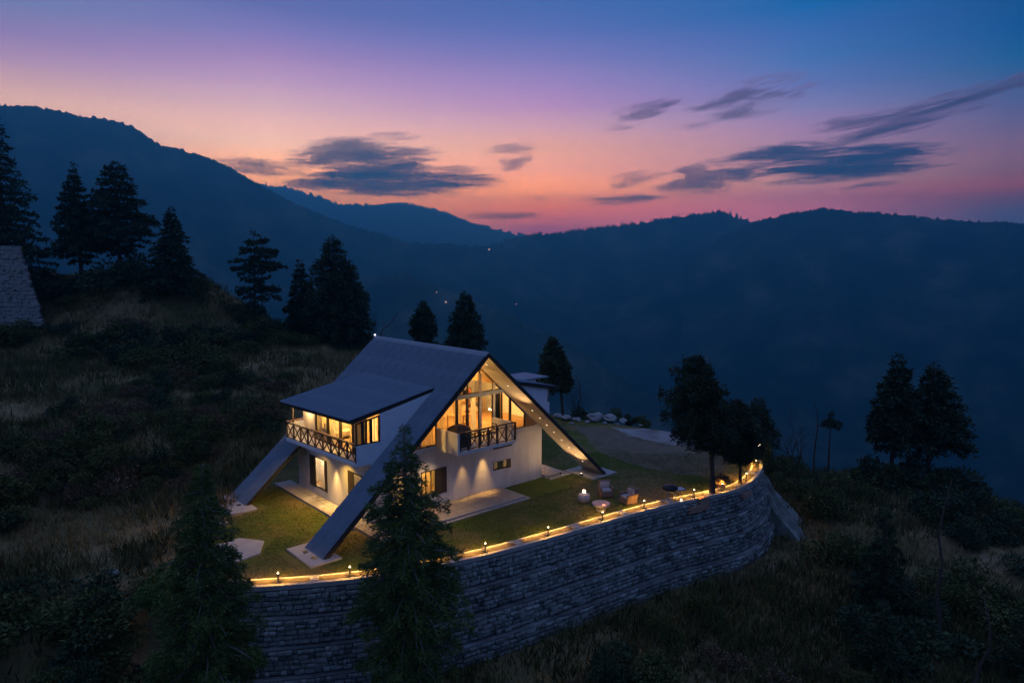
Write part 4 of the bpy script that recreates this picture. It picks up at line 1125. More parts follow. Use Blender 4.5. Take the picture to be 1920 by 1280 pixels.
# uplight at the foot of the right leg
def uplight(s_, t_, z_, aim, w_, ang, label):
    e = htag('garden_uplight', s_, t_, z_, label, 'uplight')
    MB().lathe([(0, 0), (.07, 0), (.09, .14), (.08, .14), (.0, .11)], 14).build('housing', M['black'], e, True)
    MB().lathe([(0, .13), (.075, .13)], 14).build('lens', M['bulb'], e)
    spot('uplight_beam', H(s_, t_, z_ + .17), H(*aim), w_, ang, (1, .58, .24), .8, .04)
uplight(8.0, .75, .07, (4.4, .8, 3.4), 130, 100, 'bright uplight on the concrete pad inside the right roof leg')
spot('gable_uplight', H(3.0, .35, 4.45), H(1.4, .9, 6.6), 70, 120, (1, .62, .28), .9, .05)
spot('gable_uplight', H(6.9, .9, .2), H(6.3, .6, 2.6), 26, 110, (1, .62, .28), .9, .05)
e = htag('ridge_lamp', 0, RL + .1, RH + .06, 'small white lamp at the back end of the roof ridge', 'lamp'); MB().lathe([(0, 0), (.05, .02), (.06, .07), (.04, .12), (0, .13)], 12).build('globe', M['whitebulb'], e, True); MB().box((-.03, -.03, -.12), (.03, .03, .01)).build('base', M['black'], e)

# dark covered swing seat on the front balcony, small table with chairs
e = htag('covered_seat', -1.15, 1.0, FZ, 'dark fabric covered swing seat standing on the front balcony', 'covered seat')
m = MB()
m.add([(-.55, -.5, .02), (.55, -.5, .02), (.55, .5, .02), (-.55, .5, .02), (-.60, -.55, 1.05), (.60, -.55, 1.05), (.60, .55, 1.12), (-.60, .55, 1.12), (-.3, -.2, 1.32), (.3, -.2, 1.32), (.3, .25, 1.34), (-.3, .25, 1.34)], [(0, 1, 5, 4), (1, 2, 6, 5), (2, 3, 7, 6), (3, 0, 4, 7), (4, 5, 9, 8), (5, 6, 10, 9), (6, 7, 11, 10), (7, 4, 8, 11), (8, 9, 10, 11), (0, 3, 2, 1)]); m.v = [(a_ * .82, b_ * .85, c_ * .86) for a_, b_, c_ in m.v]; cs = m.build('cover', M['cover'], e, bevel=.05)
MB().box((.1, -.50, .55), (.30, -.44, .70)).build('window_patch', M['cushion'], e)
table('balcony_table', .35, .95, FZ, .7, .6, .62, 'small dark table on the front balcony', 'darkwood')
chair(.95, .9, FZ, 'dark chair at the right end of the front balcony', 'darkwood', rz=-PI / 2)
chair(-.2, 1.3, FZ, 'dark chair behind the small balcony table', 'darkwood', rz=PI / 2)

# ================================================================== PAVING
def tiles(name, label, s0, s1, t0, t1, ns, nt_, z_, parentmat='tile', step=None):
    e = empty(name, HO, HA); tag(e, label, kind='structure')
    MB().box((s0 + .02, t0 + .02, -.05), (s1 - .02, t1 - .02, z_ - .03)).build('bed', M['concrete'], e)
    me = None; w_ = (s1 - s0) / ns; d_ = (t1 - t0) / nt_
    bm = bmesh.new(); bmesh.ops.create_cube(bm, size=1.0); 
    for v in bm.verts: v.co = Vector((v.co.x * (w_ - .015), v.co.y * (d_ - .015), v.co.z * .035))
    bmesh.ops.bevel(bm, geom=bm.edges[:], offset=.008, segments=1, affect='EDGES')
    me = bpy.data.meshes.new('paving_tile'); bm.to_mesh(me); bm.free(); me.materials.append(M[parentmat])
    for i in range(ns):
        for j in range(nt_):
            o = bpy.data.objects.new('paving_tile', me); o.location = (s0 + (i + .5) * w_, t0 + (j + .5) * d_, z_ - .0175 + random.uniform(-.003, .003)); o.rotation_euler = (random.uniform(-.004, .004), random.uniform(-.004, .004), 0); link(o, e)
    if step:
        for q in step: MB().box(*q).build('border', M['coping'], e, bevel=.01)
    return e
tiles('front_patio', 'tiled patio in front of the white ground floor wall', -6.6, 2.55, .25, 2.25, 15, 3, .14,
      step=[((-6.9, -.12, -.05), (2.9, .02, .07)), ((2.76, .024, -.05), (2.9, 2.25, .068)), ((-6.62, .10, -.05), (2.68, .245, .145)), ((2.555, .25, -.05), (2.68, 2.25, .143))])
tiles('side_patio', 'narrow pale paving under the left balcony', -6.66, -5.78, 2.3, 11.6, 2, 16, .12, 'concrete', step=[((-6.78, 2.26, -.05), (-6.665, 11.7, .13))])
tiles('right_steps', 'stepped paving at the right side wall', 6.08, 7.3, 2.1, 5.9, 3, 8, .20, step=[((7.32, 1.76, -.05), (7.5, 6.0, .16)), ((6.08, 1.9, -.05), (7.315, 2.09, .18)), ((7.62, 1.5, -.05), (7.85, 6.1, .07)), ((6.08, 1.5, -.05), (7.615, 1.68, .068))])
for (a, b, lab) in (((-10.15, -.35), (-8.7, 2.2), 'concrete pad under the front left roof leg'), ((-10.45, 8.2), (-9.1, 11.6), 'concrete pad under the rear left roof leg'), ((8.0, -.25), (10.2, 2.2), 'concrete pad under the front right roof leg'), ((8.6, 8.9), (10.2, 11.6), 'concrete pad under the rear right roof leg')):
    e = empty('foot_pad', HO, HA); tag(e, lab, 'concrete pad', 'pads under the roof legs')
    MB().box((a[0], a[1], -.2), (b[0], b[1], .07)).build('slab', M['concrete'], e, bevel=.015)
    mx, my = (a[0] + b[0]) / 2, (a[1] + b[1]) / 2
    sgn = -1 if a[0] < 0 else 1
    for q in (-.5, .35): MB().box((sgn * 9.52 if False else sgn * (HW + .12), my + q - .12, .07), (sgn * (HW + .30), my + q + .12, .10)).build('base_plate', M['dark'], e)
e = empty('concrete_slab', (0, 0, 0)); tag(e, 'pale five sided concrete slab on the lawn behind the left foreground tree', 'slab')
MB().prism([(-11.28, 29.35, -.1), (-11.6, 30.75, -.1), (-12.9, 31.1, -.1), (-13.9, 30.0, -.1), (-13.2, 28.6, -.1), (-12.2, 28.2, -.1)], (0, 0, .17)).build('slab', M['concrete'], e, bevel=.015)

# ================================================================== GARDEN SEATING
def armchair(x, y, rz, label):
    e = empty('garden_armchair', (x, y, 0), rz); tag(e, label, 'armchair', 'wicker armchairs around the fire bowl')
    MB().box((-.34, -.36, .05), (.34, .34, .34)).build('seat', M['wicker'], e, bevel=.03)
    MB().box((-.27, -.34, .34), (.27, .22, .45)).build('cushion', M['cushion'], e, bevel=.03)
    MB().prism([(-.34, .22, .34), (.34, .22, .34), (.34, .38, .34), (-.34, .38, .34)], (0, .06, .48)).build('backrest', M['wicker'], e, bevel=.02)
    for a in (-1, 1): MB().box((a * .34 - .055, -.36, .34), (a * .34 + .055, .24, .58)).build('armrest', M['wicker'], e, bevel=.02)
    MB().box((-.27, .12, .45), (.27, .23, .78)).build('back_cushion', M['cushion'], e, bevel=.03)
    for a in (-.29, .29):
        for b in (-.3, .3): MB().box((a - .03, b - .03, 0), (a + .03, b + .03, .05)).build('leg', M['black'], e)
armchair(5.25, 37.2, R(8), 'wicker armchair behind the fire bowl, the middle one of three')
armchair(6.35, 36.05, R(-62), 'wicker armchair right of the fire bowl, the largest looking of three')
e = empty('lantern_stool', (3.95, 36.3, 0)); tag(e, 'round pale stool carrying a lit lantern globe on the lawn', 'stool')
MB().lathe([(0, 0), (.30, 0), (.34, .2), (.30, .42), (0, .42)], 18).build('seat', M['cushion'], e, True)
e = empty('lantern', (3.95, 36.3, .43)); tag(e, 'glowing lantern globe standing on the pale stool', 'lantern')
MB().lathe([(0, 0), (.09, 0), (.09, .03), (0, .03)], 14).build('base', M['black'], e); MB().lathe([(0, .03), (.07, .05), (.10, .13), (.07, .22), (0, .24)], 14).build('globe', glowing('lit_globe', (1, .62, .4), 4), e, True)
point('lantern_light', (3.95, 36.3, .80), 3.0, (1, .55, .28), .08)
e = empty('fire_bowl', (4.7, 34.9, 0)); tag(e, 'round fire bowl with one glowing ember on the lawn', 'fire bowl')
MB().lathe([(0, .10), (.25, .12), (.44, .30), (.48, .42), (.44, .42), (.38, .30), (.0, .22)], 20).build('bowl', M['concrete'], e, True); MB().lathe([(0, 0), (.26, 0), (.22, .11), (0, .11)], 16).build('foot', M['concrete'], e)
m = MB(); m.lathe([(0, .26), (.09, .27), (.10, .33), (.05, .38), (0, .39)], 10, c=(.14, -.1, 0)); m.build('ember', M['ember'], e)
point('ember_light', (4.84, 34.8, .55), .8, (1, .3, .08), .05)
e = empty('grill_table', (8.7, 36.45, 0), R(20)); tag(e, 'dark topped grill table near the kerb right of the armchairs', 'grill')
MB().lathe([(0, .62), (.40, .64), (.44, .74), (.34, .86), (0, .9)], 16).build('lid', M['black'], e, True); MB().box((.1, -.25, .58), (.85, .25, .62)).build('shelf', M['metalpale'], e)
for a, b in ((-.25, -.2), (.25, -.2), (0, .28), (.75, 0)): MB().bar((a, b, 0), (a * .8, b * .8, .62), .035).build('leg', M['metalpale'], e)
e = empty('lamp_jar', (9.25, 36.15, 0)); tag(e, 'small pale lamp jar on the lawn beside the grill table', 'lamp jar')
MB().lathe([(0, 0), (.06, 0), (.07, .15), (.04, .22), (0, .22)], 12).build('jar', glowing('lit_jar', (1, .75, .5), 1.6), e, True)
# round pot with flowering shrub
e = empty('round_pot', (12.15, 38.5, 0)); tag(e, 'round pot with a pale dried shrub beside the kerb lamp', 'potted plant')
MB().lathe([(0, 0), (.2, 0), (.28, .3), (.24, .32), (0, .3)], 16).build('pot', M['brick'], e, True)
r_ = np.random.default_rng(5); V = []; F = []
for i in range(420):
    d = r_.normal(size=3); d /= np.linalg.norm(d); d[2] = abs(d[2]); p = np.array([0, 0, .35]) + d * r_.uniform(.25, .5) * np.array([1, 1, 1.1]); q = r_.normal(size=(3, 3)) * .05
    V += list(p + q); F.append([3 * i, 3 * i + 1, 3 * i + 2])
link(bpy.data.objects.new('foliage', np_mesh('foliage', np.array(V), np.array(F), [M['leafdry']])), e)

# ================================================================== BACK BUILDING, RUBBLE, UPPER RETAINING WALL
bb = empty('annex_building', (1.6, 53.0, 0), R(41.63)); tag(bb, 'pale flat roofed annex behind the right roof leg', 'annex')
MB().box((-3.4, 0, 0), (.35, 2.4, 4.0)).build('wall', M['white'], bb)
MB().box((.37, .2, 0), (2.1, 5, 1.9)).build('wall', M['white'], bb)
MB().box((-3.6, -.2, 4.02), (1.6, 2.6, 4.12)).build('roof', M['roof'], bb)
MB().box((1.3, .5, 1.92), (1.36, .56, 4.02)).build('post', M['dark'], bb)
rr = empty('terrace_railing'); rr.parent = bb
for z_ in (2.35, 2.6, 2.85): MB().bar((.4, .25, z_), (2.1, .25, z_), .05).build('rail', M['cushion'], rr); MB().bar((2.08, .25, z_), (2.08, 4.9, z_), .05).build('rail', M['cushion'], rr)
for a in (.5, 1.3, 2.08): MB().box((a - .03, .22, 1.9), (a + .03, .28, 2.9)).build('post', M['dark'], rr)
w_ = window(bb, 'window', 's', .355, .6, 1.8, 2.2, 3.4, 2, 0)
point('terrace_light', bb.matrix_basis @ Vector((1.2, 1.4, 3.3)), 10, (1, .6, .45), .1)
def boulder_mesh(seed, mat=M['rock']):
    bm = bmesh.new(); bmesh.ops.create_icosphere(bm, subdivisions=3, radius=1.0)
    for v in bm.verts:
        n1 = mnoise.noise(v.co * 1.3 + Vector((seed * 3.1, 0, 0))); n2 = mnoise.noise(v.co * 3.5 + Vector((0, seed, 0)))
        v.co *= 1 + n1 * .45 + n2 * .16
        v.co.z *= .62
    me = bpy.data.meshes.new('boulder'); bm.to_mesh(me); bm.free(); me.materials.append(mat)
    me.polygons.foreach_set('use_smooth', [False] * len(me.polygons)); return me
BO = [boulder_mesh(i) for i in range(6)]
rk = np.random.default_rng(12)
BOUL = [(4.6, 56.4, 1.0, 'tallest pale boulder beside the annex terrace'), (5.4, 56.0, .7, 'pale boulder leaning on the tallest boulder'), (3.9, 57.4, .8, 'pale boulder directly behind the annex corner'), (7.0, 56.3, 1.5, 'long low pale boulder in the middle of the rubble'),
        (8.2, 56.0, 1.3, 'wide pale boulder at the right part of the rubble'), (9.2, 55.4, .8, 'squarish pale boulder at the right end of the rubble'), (6.2, 55.3, .45, 'small pale rock in front of the long boulder'), (7.6, 54.9, .4, 'small reddish lit rock before the wide boulder'),
        (4.9, 54.9, .35, 'small rock at the near foot of the tallest boulder'), (10.4, 54.2, .35, 'small rock at the rim right of the rubble'), (8.6, 54.6, .3, 'smallest rock in front of the squarish boulder')]
for i, (x, y, s_, lab) in enumerate(BOUL):
    o = bpy.data.objects.new('boulder', BO[i % 6]); o.location = (x, y, s_ * .2); s_ *= .6; o.scale = (s_, s_ * .7, s_ * .6); o.rotation_euler = (0, 0, rk.uniform(0, 6)); link(o)
    tag(o, lab, 'boulder', 'pale rubble at the back rim of the lawn')
for (x, y, s_, lab) in ((-17.6, 80.5, .9, 'pale boulder at the foot of the dense twin tree'), (-31, 76, .6, 'small pale stone on the field under the slope'), (-26.5, 79, .5, 'pale stone near the conical field tree'), (-14.5, 33.0, .35, 'small stone at the foot of the bank by the lawn'), (-16.8, 27.6, .22, 'pale stone lying left of the retaining wall')):
    o = bpy.data.objects.new('boulder', BO[int(s_ * 10) % 6]); o.location = (x, y, th(x, y) + s_ * .25); o.scale = (s_, s_ * .8, s_ * .8); link(o); tag(o, lab, 'boulder', 'loose stones on the hillside')
# stone wall on the upper left
uw = empty('terrace_wall', (-52.4, 66.0, 9.1)); tag(uw, 'tall pale stone terrace wall at the left edge with grass on top', 'wall')
edge = lambda z_: 5.2 + (5.6 - z_) * .24
MB().prism([(-9, .06, -2.2), (edge(-2.2) - .1, .06, -2.2), (edge(5.6) - .1, .06, 5.6), (-9, .06, 5.6)], (0, .3, 0)).build('core', M['mortar'], uw); MB().box((-9, -.10, 5.6), (5.2, .45, 5.70)).build('coping', M['ledge'], uw)
r_ = random.Random(4); z_ = -2.0
while z_ < 5.55:
    rh = r_.uniform(.26, .46); rh = min(rh, 5.6 - z_); x = -1.6 + r_.uniform(-.3, 0)
    while x < edge(z_ + rh / 2) - .15:
        w_ = min(r_.choice([.25, .4, .6, .9]) * r_.uniform(.8, 1.2), edge(z_ + rh / 2) + .05 - x)
        o = bpy.data.objects.new('stone', BLK[r_.randrange(10)]); o.location = (x + w_ / 2, r_.uniform(-.03, .03), z_ + rh / 2); o.scale = (w_ * 1.1, r_.uniform(.2, .42), rh * r_.uniform(.85, 1.35)); o.rotation_euler = (0, r_.uniform(-.45, .45), 0); link(o, uw); x += w_
    z_ += rh

# ================================================================== TREES
def limb_tubes(paths, radii, n=4):
    V = []; F = []; b = 0
    for P, rr in zip(paths, radii):
        P = np.asarray(P); k = len(P)
        d = np.gradient(P, axis=0); d /= np.linalg.norm(d, axis=1)[:, None] + 1e-9
        up = np.where(np.abs(d[:, 2:3]) < .9, np.array([[0, 0, 1.]]), np.array([[1., 0, 0]]))
        x = np.cross(d, up); x /= np.linalg.norm(x, axis=1)[:, None] + 1e-9; y = np.cross(x, d)
        for q in range(n):
            a = 2 * PI * q / n; V.append(P + (x * math.cos(a) + y * math.sin(a)) * rr[:, None])
        # reorder to ring-major
        ring = np.stack(V[-n:], 1).reshape(-1, 3); V = V[:-n]; V.append(ring)
        i = np.arange(k - 1)[:, None] * n + np.arange(n)[None]; i2 = np.arange(k - 1)[:, None] * n + (np.arange(n)[None] + 1) % n
        F.append(np.stack([i, i2, i2 + n, i + n], -1).reshape(-1, 4) + b); b += k * n
    return np.concatenate(V), np.concatenate(F)

def sprays(r, P, D, length, width, droop=.25, jit=.5):
    """thin rhombic needle sprays at the points P pointing along D"""
    n = len(P)
    D = D + r.normal(size=(n, 3)) * jit; D[:, 2] -= droop * r.random(n); D /= np.linalg.norm(D, axis=1)[:, None] + 1e-9
    Nn = r.normal(size=(n, 3)); S = np.cross(D, Nn); S /= np.linalg.norm(S, axis=1)[:, None] + 1e-9
    L = (length * r.uniform(.6, 1.4, n))[:, None]; W = (width * r.uniform(.6, 1.4, n))[:, None]
    V = np.stack([P, P + D * L * .5 + S * W, P + D * L, P + D * L * .55 - S * W], 1).reshape(-1, 3)
    F = np.arange(4 * n).reshape(-1, 4)
    return V, F

def conifer(seed, h, clear, prof, nbr, nsp, up=.15, droop=.35, ls=.16, lw=.03, lean=(0, 0), r0=None, bare=0.0, tier=0, side=None, flat=.25, mat='needle', bark='bark'):
    """returns (trunk mesh, crown mesh); prof: [(fraction of the height, reach in m)]"""
    r = np.random.default_rng(seed)
    k = 14; zs = np.linspace(0, h, k); t = zs / h
    wob = np.stack([np.sin(t * 5 + seed) * .012 * h * t + lean[0] * t * t, np.cos(t * 4 + seed) * .012 * h * t + lean[1] * t * t, zs], -1); wob[:, :2] -= wob[0, :2]
    r0 = r0 or h * .017
    paths = [wob]; radii = [r0 * (1 - t) ** .8 + .012]; radii[0][0] *= 1.35
    TV, TF = limb_tubes(paths, radii, 9)
    axis = lambda f: np.array([np.interp(f, t, wob[:, 0]), np.interp(f, t, wob[:, 1]), np.interp(f, t, wob[:, 2])])
    lp = []; lr = []; PP = []; DD = []
    w = []
    br = []
    for i in range(nbr):
        f = clear + (1 - clear) * ((i + r.random()) / nbr) ** 1.0
        if tier: f = clear + (1 - clear) * ((round((f - clear) / (1 - clear) * tier) + r.normal() * .22) / tier)
        f = min(max(f, clear * .96), .995)
        a = i * 2.39996 + r.normal() * .35
        L = np.interp(f, [q[0] for q in prof], [q[1] for q in prof]) * r.uniform(.62, 1.12)
        if side is not None: L *= 1 + side[1] * math.cos(a - side[0])
        if L < .05: L = .05
        br.append((f, a, L)); w.append(L ** 1.45 + .05)
    w = np.array(w); cnt = np.maximum(3, (w / w.sum() * nsp).astype(int))
    for (f, a, L), c_ in zip(br, cnt):
        o = axis(f); dirh = np.array([math.cos(a), math.sin(a), 0]); u = np.linspace(0, 1, 6)
        u_ = up + r.normal() * .10 + .25 * max(0, f - .8) / .2
        dr = droop * (1 + r.normal() * .25)
        curve = lambda uu: o + dirh * L * uu[:, None] + np.array([0, 0, 1.]) * (L * (u_ * uu - dr * uu ** 2))[:, None]
        lp.append(curve(u)); lr.append((.012 + .022 * L) * (1 - u) ** .8 * min(1, r0 / .1) + .005)
        if r.random() < bare: continue
        uu = r.random(c_) ** .62
        lat = np.array([-math.sin(a), math.cos(a), 0])
        wid = (.10 + .34 * L * (1 - uu) * (.35 + uu))
        off = r.uniform(-1, 1, c_)
        P = curve(uu) + lat * (off * wid)[:, None] + np.array([0, 0, 1.]) * (r.normal(size=c_) * flat * .22 * (L ** .5) - np.abs(off) * wid * .25)[:, None]
        # clumping
        cl_ = np.sin(P[:, 0] * 9 + seed) + np.sin(P[:, 1] * 8 + 1.3 * seed) + np.sin(P[:, 2] * 10)
        keep = r.random(c_) < 1 / (1 + np.exp(-(cl_ + .9) * 1.6))
        P = P[keep]; D = dirh * .8 + lat * (off[keep] * .9)[:, None]
        PP.append(P); DD.append(D)
    V2, F2 = limb_tubes(lp, lr, 3)
    TV_, TF_ = np.concatenate([TV, V2]), np.concatenate([TF, F2 + len(TV)])
    P = np.concatenate(PP); D = np.concatenate(DD)
    CV, CF = sprays(r, P, D, ls, lw)
    return np_mesh('trunk', TV_, TF_, [M[bark]], smooth=True), np_mesh('crown', CV, CF, [M[mat]])

def tree(meshes, x, y, z, label, group=None, rz=0.0, scale=1.0, name='conifer_tree', cat='tree'):
    e = empty(name, (x, y, z), rz, scale); tag(e, label, cat, group)
    link(bpy.data.objects.new('trunk', meshes[0]), e); link(bpy.data.objects.new('crown', meshes[1]), e)
    return e
CONE = lambda w_, c_=.1: [(0, w_ * .8), (c_, w_ * .9), (c_ + .1, w_), (.45, w_ * .72), (.7, w_ * .42), (.9, w_ * .16), (1, .05)]
# foreground pair
tree(conifer(101, 11.6, .17, [(0, 1.0), (.17, 1.2), (.27, 2.05), (.42, 2.15), (.58, 1.95), (.72, 1.6), (.84, .85), (.93, .34), (1, .08)], 290, 105000, up=.30, droop=.38, ls=.16, lw=.015, mat='needle2', bark='barkpale'), -3.75, 24.0, -4.45, 'tall blue green conifer in the foreground in front of the house and wall', name='conifer_tree')
tree(conifer(102, 10.6, .16, [(0, .9), (.16, 1.3), (.30, 1.8), (.5, 1.65), (.68, 1.3), (.82, .85), (.93, .36), (1, .07)], 270, 88000, up=.30, droop=.38, ls=.16, lw=.015, mat='needle2', bark='barkpale'), -10.3, 22.0, -4.3, 'blue green conifer in the left foreground at the end of the wall')
# pines on the lawn rim
tree(conifer(103, 7.9, .33, [(0, .5), (.33, .9), (.42, 1.9), (.6, 1.95), (.75, 1.6), (.88, 1.0), (.95, .5), (1, .12)], 150, 42000, up=.35, droop=.30, ls=.18, lw=.03, lean=(-1.2, 0), flat=.6, side=(PI, .25)), 11.35, 37.55, .0, 'leaning round crowned pine growing on the lawn rim beside the kerb')
tree(conifer(104, 5.0, .26, [(0, .5), (.26, .9), (.42, 1.6), (.6, 1.6), (.8, 1.1), (.92, .6), (1, .12)], 110, 28000, up=.3, droop=.30, ls=.17, lw=.03, lean=(-.4, .3), flat=.6), 13.55, 39.4, .0, 'second dark pine right behind the leaning pine on the lawn rim')
tree(conifer(105, 4.6, .12, [(0, .7), (.2, 1.2), (.45, 1.5), (.7, 1.1), (.9, .5), (1, .1)], 90, 15000, up=.25, droop=.25, ls=.16, lw=.03, flat=.7), 15.9, 43.4, -.2, 'low bushy pine at the far bend of the kerb')
# skyline trees of the left hill and the field
def T(x, y, ztop, seed, label, clear, w_, nbr, nsp, **k):
    nsp = int(nsp * 1.7); nbr = int(nbr * 1.5); z = k.pop('z', th(x, y) - .15); h = ztop - z; prof = k.pop('prof', None) or CONE(w_, clear)
    return tree(conifer(seed, h, clear, prof, nbr, nsp, ls=k.pop('ls', .36), lw=k.pop('lw', .075), **k), x, y, z, label, k.get('group'))
T(-51.6, 70, 29.0, 201, 'tallest conifer cut by the left edge of the photo', .06, 5.2, 170, 15000, tier=26, up=.1, droop=.30)
T(-45.2, 72, 23.3, 202, 'slim conifer with a long bare lower trunk on the hill', .26, 2.6, 110, 9000, tier=16, up=.1, droop=.3, prof=[(0, .4), (.24, .8), (.27, 1.2), (.40, 2.7), (.5, 2.4), (.7, 1.5), (.9, .5), (1, .06)])
T(-42.2, 74, 23.9, 203, 'broad flat topped cedar touching the slim conifer', .24, 4.0, 120, 12000, tier=13, up=.12, droop=.22, prof=[(0, .5), (.25, 1.2), (.38, 3.4), (.5, 4.2), (.62, 3.2), (.8, 2.0), (.93, 1.1), (1, .1)])
T(-35.6, 72, 19.0, 204, 'pointed conifer with its branches down to the ground on the hill shoulder', .04, 3.0, 120, 10000, tier=20, up=.1, droop=.3)
T(-28.6, 76, 16.6, 205, 'sparse wind shaped cedar standing alone on the shoulder', .16, 2.6, 60, 5200, tier=9, up=.05, droop=.12, prof=[(0, .6), (.16, 1.1), (.3, 1.0), (.42, 2.7), (.5, 1.0), (.62, 2.6), (.75, 2.9), (.88, 1.5), (1, .15)], side=(0, .2))
T(-24.7, 80, 13.6, 206, 'narrow pointed conifer left of the dense twin tree', .05, 2.7, 110, 9000, tier=15, up=.1, droop=.28)
T(-20.2, 78, 16.3, 207, 'dense broad conifer at the edge of the field', .05, 3.6, 150, 15000, tier=14, up=.15, droop=.25, prof=[(0, 2.6), (.1, 3.4), (.3, 3.9), (.45, 3.7), (.6, 2.7), (.75, 2.3), (.88, 1.2), (.96, .7), (1, .1)], flat=.6)
T(-18.4, 77, 13.4, 208, 'shorter conifer leaning on the dense broad conifer', .08, 2.5, 90, 7000, tier=10, up=.15, droop=.25, prof=[(0, 1.8), (.1, 2.4), (.3, 2.8), (.5, 2.4), (.7, 1.8), (.9, .7), (1, .1)], flat=.6)
T(-10.4, 80, 8.7, 209, 'small round conifer behind the back end of the ridge', .22, 1.6, 60, 5000, z=2.6, up=.2, droop=.2, prof=[(0, .4), (.25, .8), (.4, 1.5), (.6, 1.5), (.8, .9), (1, .1)], flat=.7)
T(-5.2, 75, 10.1, 210, 'larger bushy conifer behind the roof ridge', .14, 2.4, 80, 8000, z=1.2, up=.2, droop=.2, prof=[(0, .6), (.15, 1.3), (.3, 2.3), (.5, 2.2), (.7, 1.4), (.88, .8), (1, .1)], flat=.7)
T(4.6, 60.5, 6.6, 211, 'leaning dark pine behind the annex', .40, 1.6, 70, 6000, z=-1.6, up=.15, droop=.3, lean=(-1.1, 0), prof=[(0, .3), (.4, .7), (.5, 1.6), (.7, 1.5), (.85, .8), (1, .1)], flat=.6, side=(PI, .3))
T(31.4, 55, 5.7, 212, 'left one of the two conifers on the right slope', .30, 2.2, 90, 8000, z=-5.2, tier=12, up=.1, droop=.3, prof=[(0, .5), (.28, 1.2), (.4, 2.2), (.6, 1.9), (.8, 1.2), (1, .1)], flat=.5)
T(34.4, 55, 5.1, 213, 'right one of the two conifers on the right slope', .32, 2.8, 100, 9000, z=-5.4, tier=11, up=.12, droop=.32, prof=[(0, .5), (.3, 1.2), (.42, 2.9), (.6, 2.1), (.8, 1.3), (.93, .6), (1, .1)], flat=.5, side=(0, .2))
T(19.0, 33.5, .8, 214, 'dark conifer low on the right slope below the wall bend', .06, 1.7, 90, 8000, z=-6.0, tier=14, up=.15, droop=.3, ls=.22, lw=.035)
T(15.8, 27.6, -1.3, 215, 'dark young conifer in the lower right foreground', .06, 1.5, 80, 8000, z=-6.0, up=.2, droop=.3, ls=.2, lw=.03)
T(22.5, 27.5, -.6, 216, 'dark conifer at the lower right corner', .06, 1.9, 90, 8000, z=-5.8, up=.2, droop=.3, ls=.2, lw=.03)
T(27.6, 58, .4, 217, 'thin small crowned sapling on the right skyline', .74, .7, 26, 900, z=-5.0, up=.2, droop=.3, ls=.25, lw=.04)
T(-17.6, 19.5, 1.2, 218, 'dark bushy conifer at the lower left corner', .05, 2.2, 100, 12000, z=-4.5, up=.25, droop=.3, ls=.2, lw=.03, flat=.6)
T(-14.4, 18.2, -.2, 219, 'dark young conifer at the lower left between the bushes', .05, 1.6, 80, 8000, z=-5.0, up=.25, droop=.3, ls=.2, lw=.03, flat=.6)

# bare shrubs and dead poles
def twiggy(seed, h, n, spread, mat='bark', leafy=0):
    r = np.random.default_rng(seed); paths = []; rad = []; tips = []
    def grow(p, d, L, rr, lev):
        k = 5; P = [p]
        for i in range(k - 1):
            d = d + r.normal(size=3) * .16; d[2] += .05; d /= np.linalg.norm(d); p = p + d * L / (k - 1); P.append(p)
        paths.append(np.array(P)); rad.append(rr * (1 - np.linspace(0, .6, k))); tips.append(p)
        if lev:
            for _ in range(r.integers(2, 4)):
                q = P[r.integers(2, k)]; nd = d + r.normal(size=3) * .55; nd /= np.linalg.norm(nd); grow(q, nd, L * r.uniform(.5, .75), rr * .5, lev - 1)
    for i in range(n):
        a = r.uniform(0, 6.28); d = np.array([math.cos(a) * spread, math.sin(a) * spread, 1.0]); d /= np.linalg.norm(d)
        grow(np.array([0, 0, -.1]), d, h * r.uniform(.45, .7), h * .012, 3)
    V, F = limb_tubes(paths, rad, 3); return np_mesh('branches', V, F, [M[mat]]), np.array(tips)
for (x, y, z, s_, sp, sd, lab) in ((-15.8, 78, None, 5.5, .45, 1, 'bare twiggy shrub right of the dense broad conifer'), (21.0, 55, -5.0, 5.0, .15, 2, 'bare upright sapling on the rim right of the wall bend'), (24.2, 57, -5.0, 5.8, .12, 3, 'taller bare sapling on the rim of the right slope'),
                                   (5.2, 59.5, -1.0, 3.4, .25, 4, 'thin bare sapling behind the rubble'), (-14.0, 31.8, None, 2.2, .5, 5, 'dry bare bush at the foot of the bank beside the lawn')):
    me, tips = twiggy(sd, s_, 5, sp); e = empty('bare_shrub', (x, y, th(x, y) if z is None else z)); tag(e, lab, 'bare shrub'); link(bpy.data.objects.new('branches', me), e)
for (x, y, zb, ztp, lab) in ((19.75, 30, -6.2, 3.3, 'thin dead tree trunk standing on the right slope'), (18.3, 25, -6.2, .1, 'shorter thin dead trunk in the lower right corner'), (25.6, 56.5, -5.5, 1.4, 'thin dead pole on the rim of the right slope'), (5.9, 60.3, -1.5, 3.0, 'thin bare trunk beside the leaning dark pine')):
    h_ = ztp - zb; r_ = np.random.default_rng(int(x * 10)); P = [(r_.normal() * .03 * i, r_.normal() * .03 * i, h_ * i / 7) for i in range(8)]
    e = empty('dead_tree', (x, y, zb)); tag(e, lab, 'dead tree')
    MB().tube(P, [.11 * (1 - i / 9) for i in range(8)], 7).build('trunk', M['bark'], e, True)
    me_ = MB()
    for i in range(6):
        z_ = h_ * (.45 + .09 * i); a = r_.uniform(0, 6.28); me_.tube([(0, 0, z_), (math.cos(a) * .25, math.sin(a) * .25, z_ + .1), (math.cos(a) * .5, math.sin(a) * .5, z_ + .05)], [.018, .012, .006], 4)
    me_.build('branches', M['bark'], e)

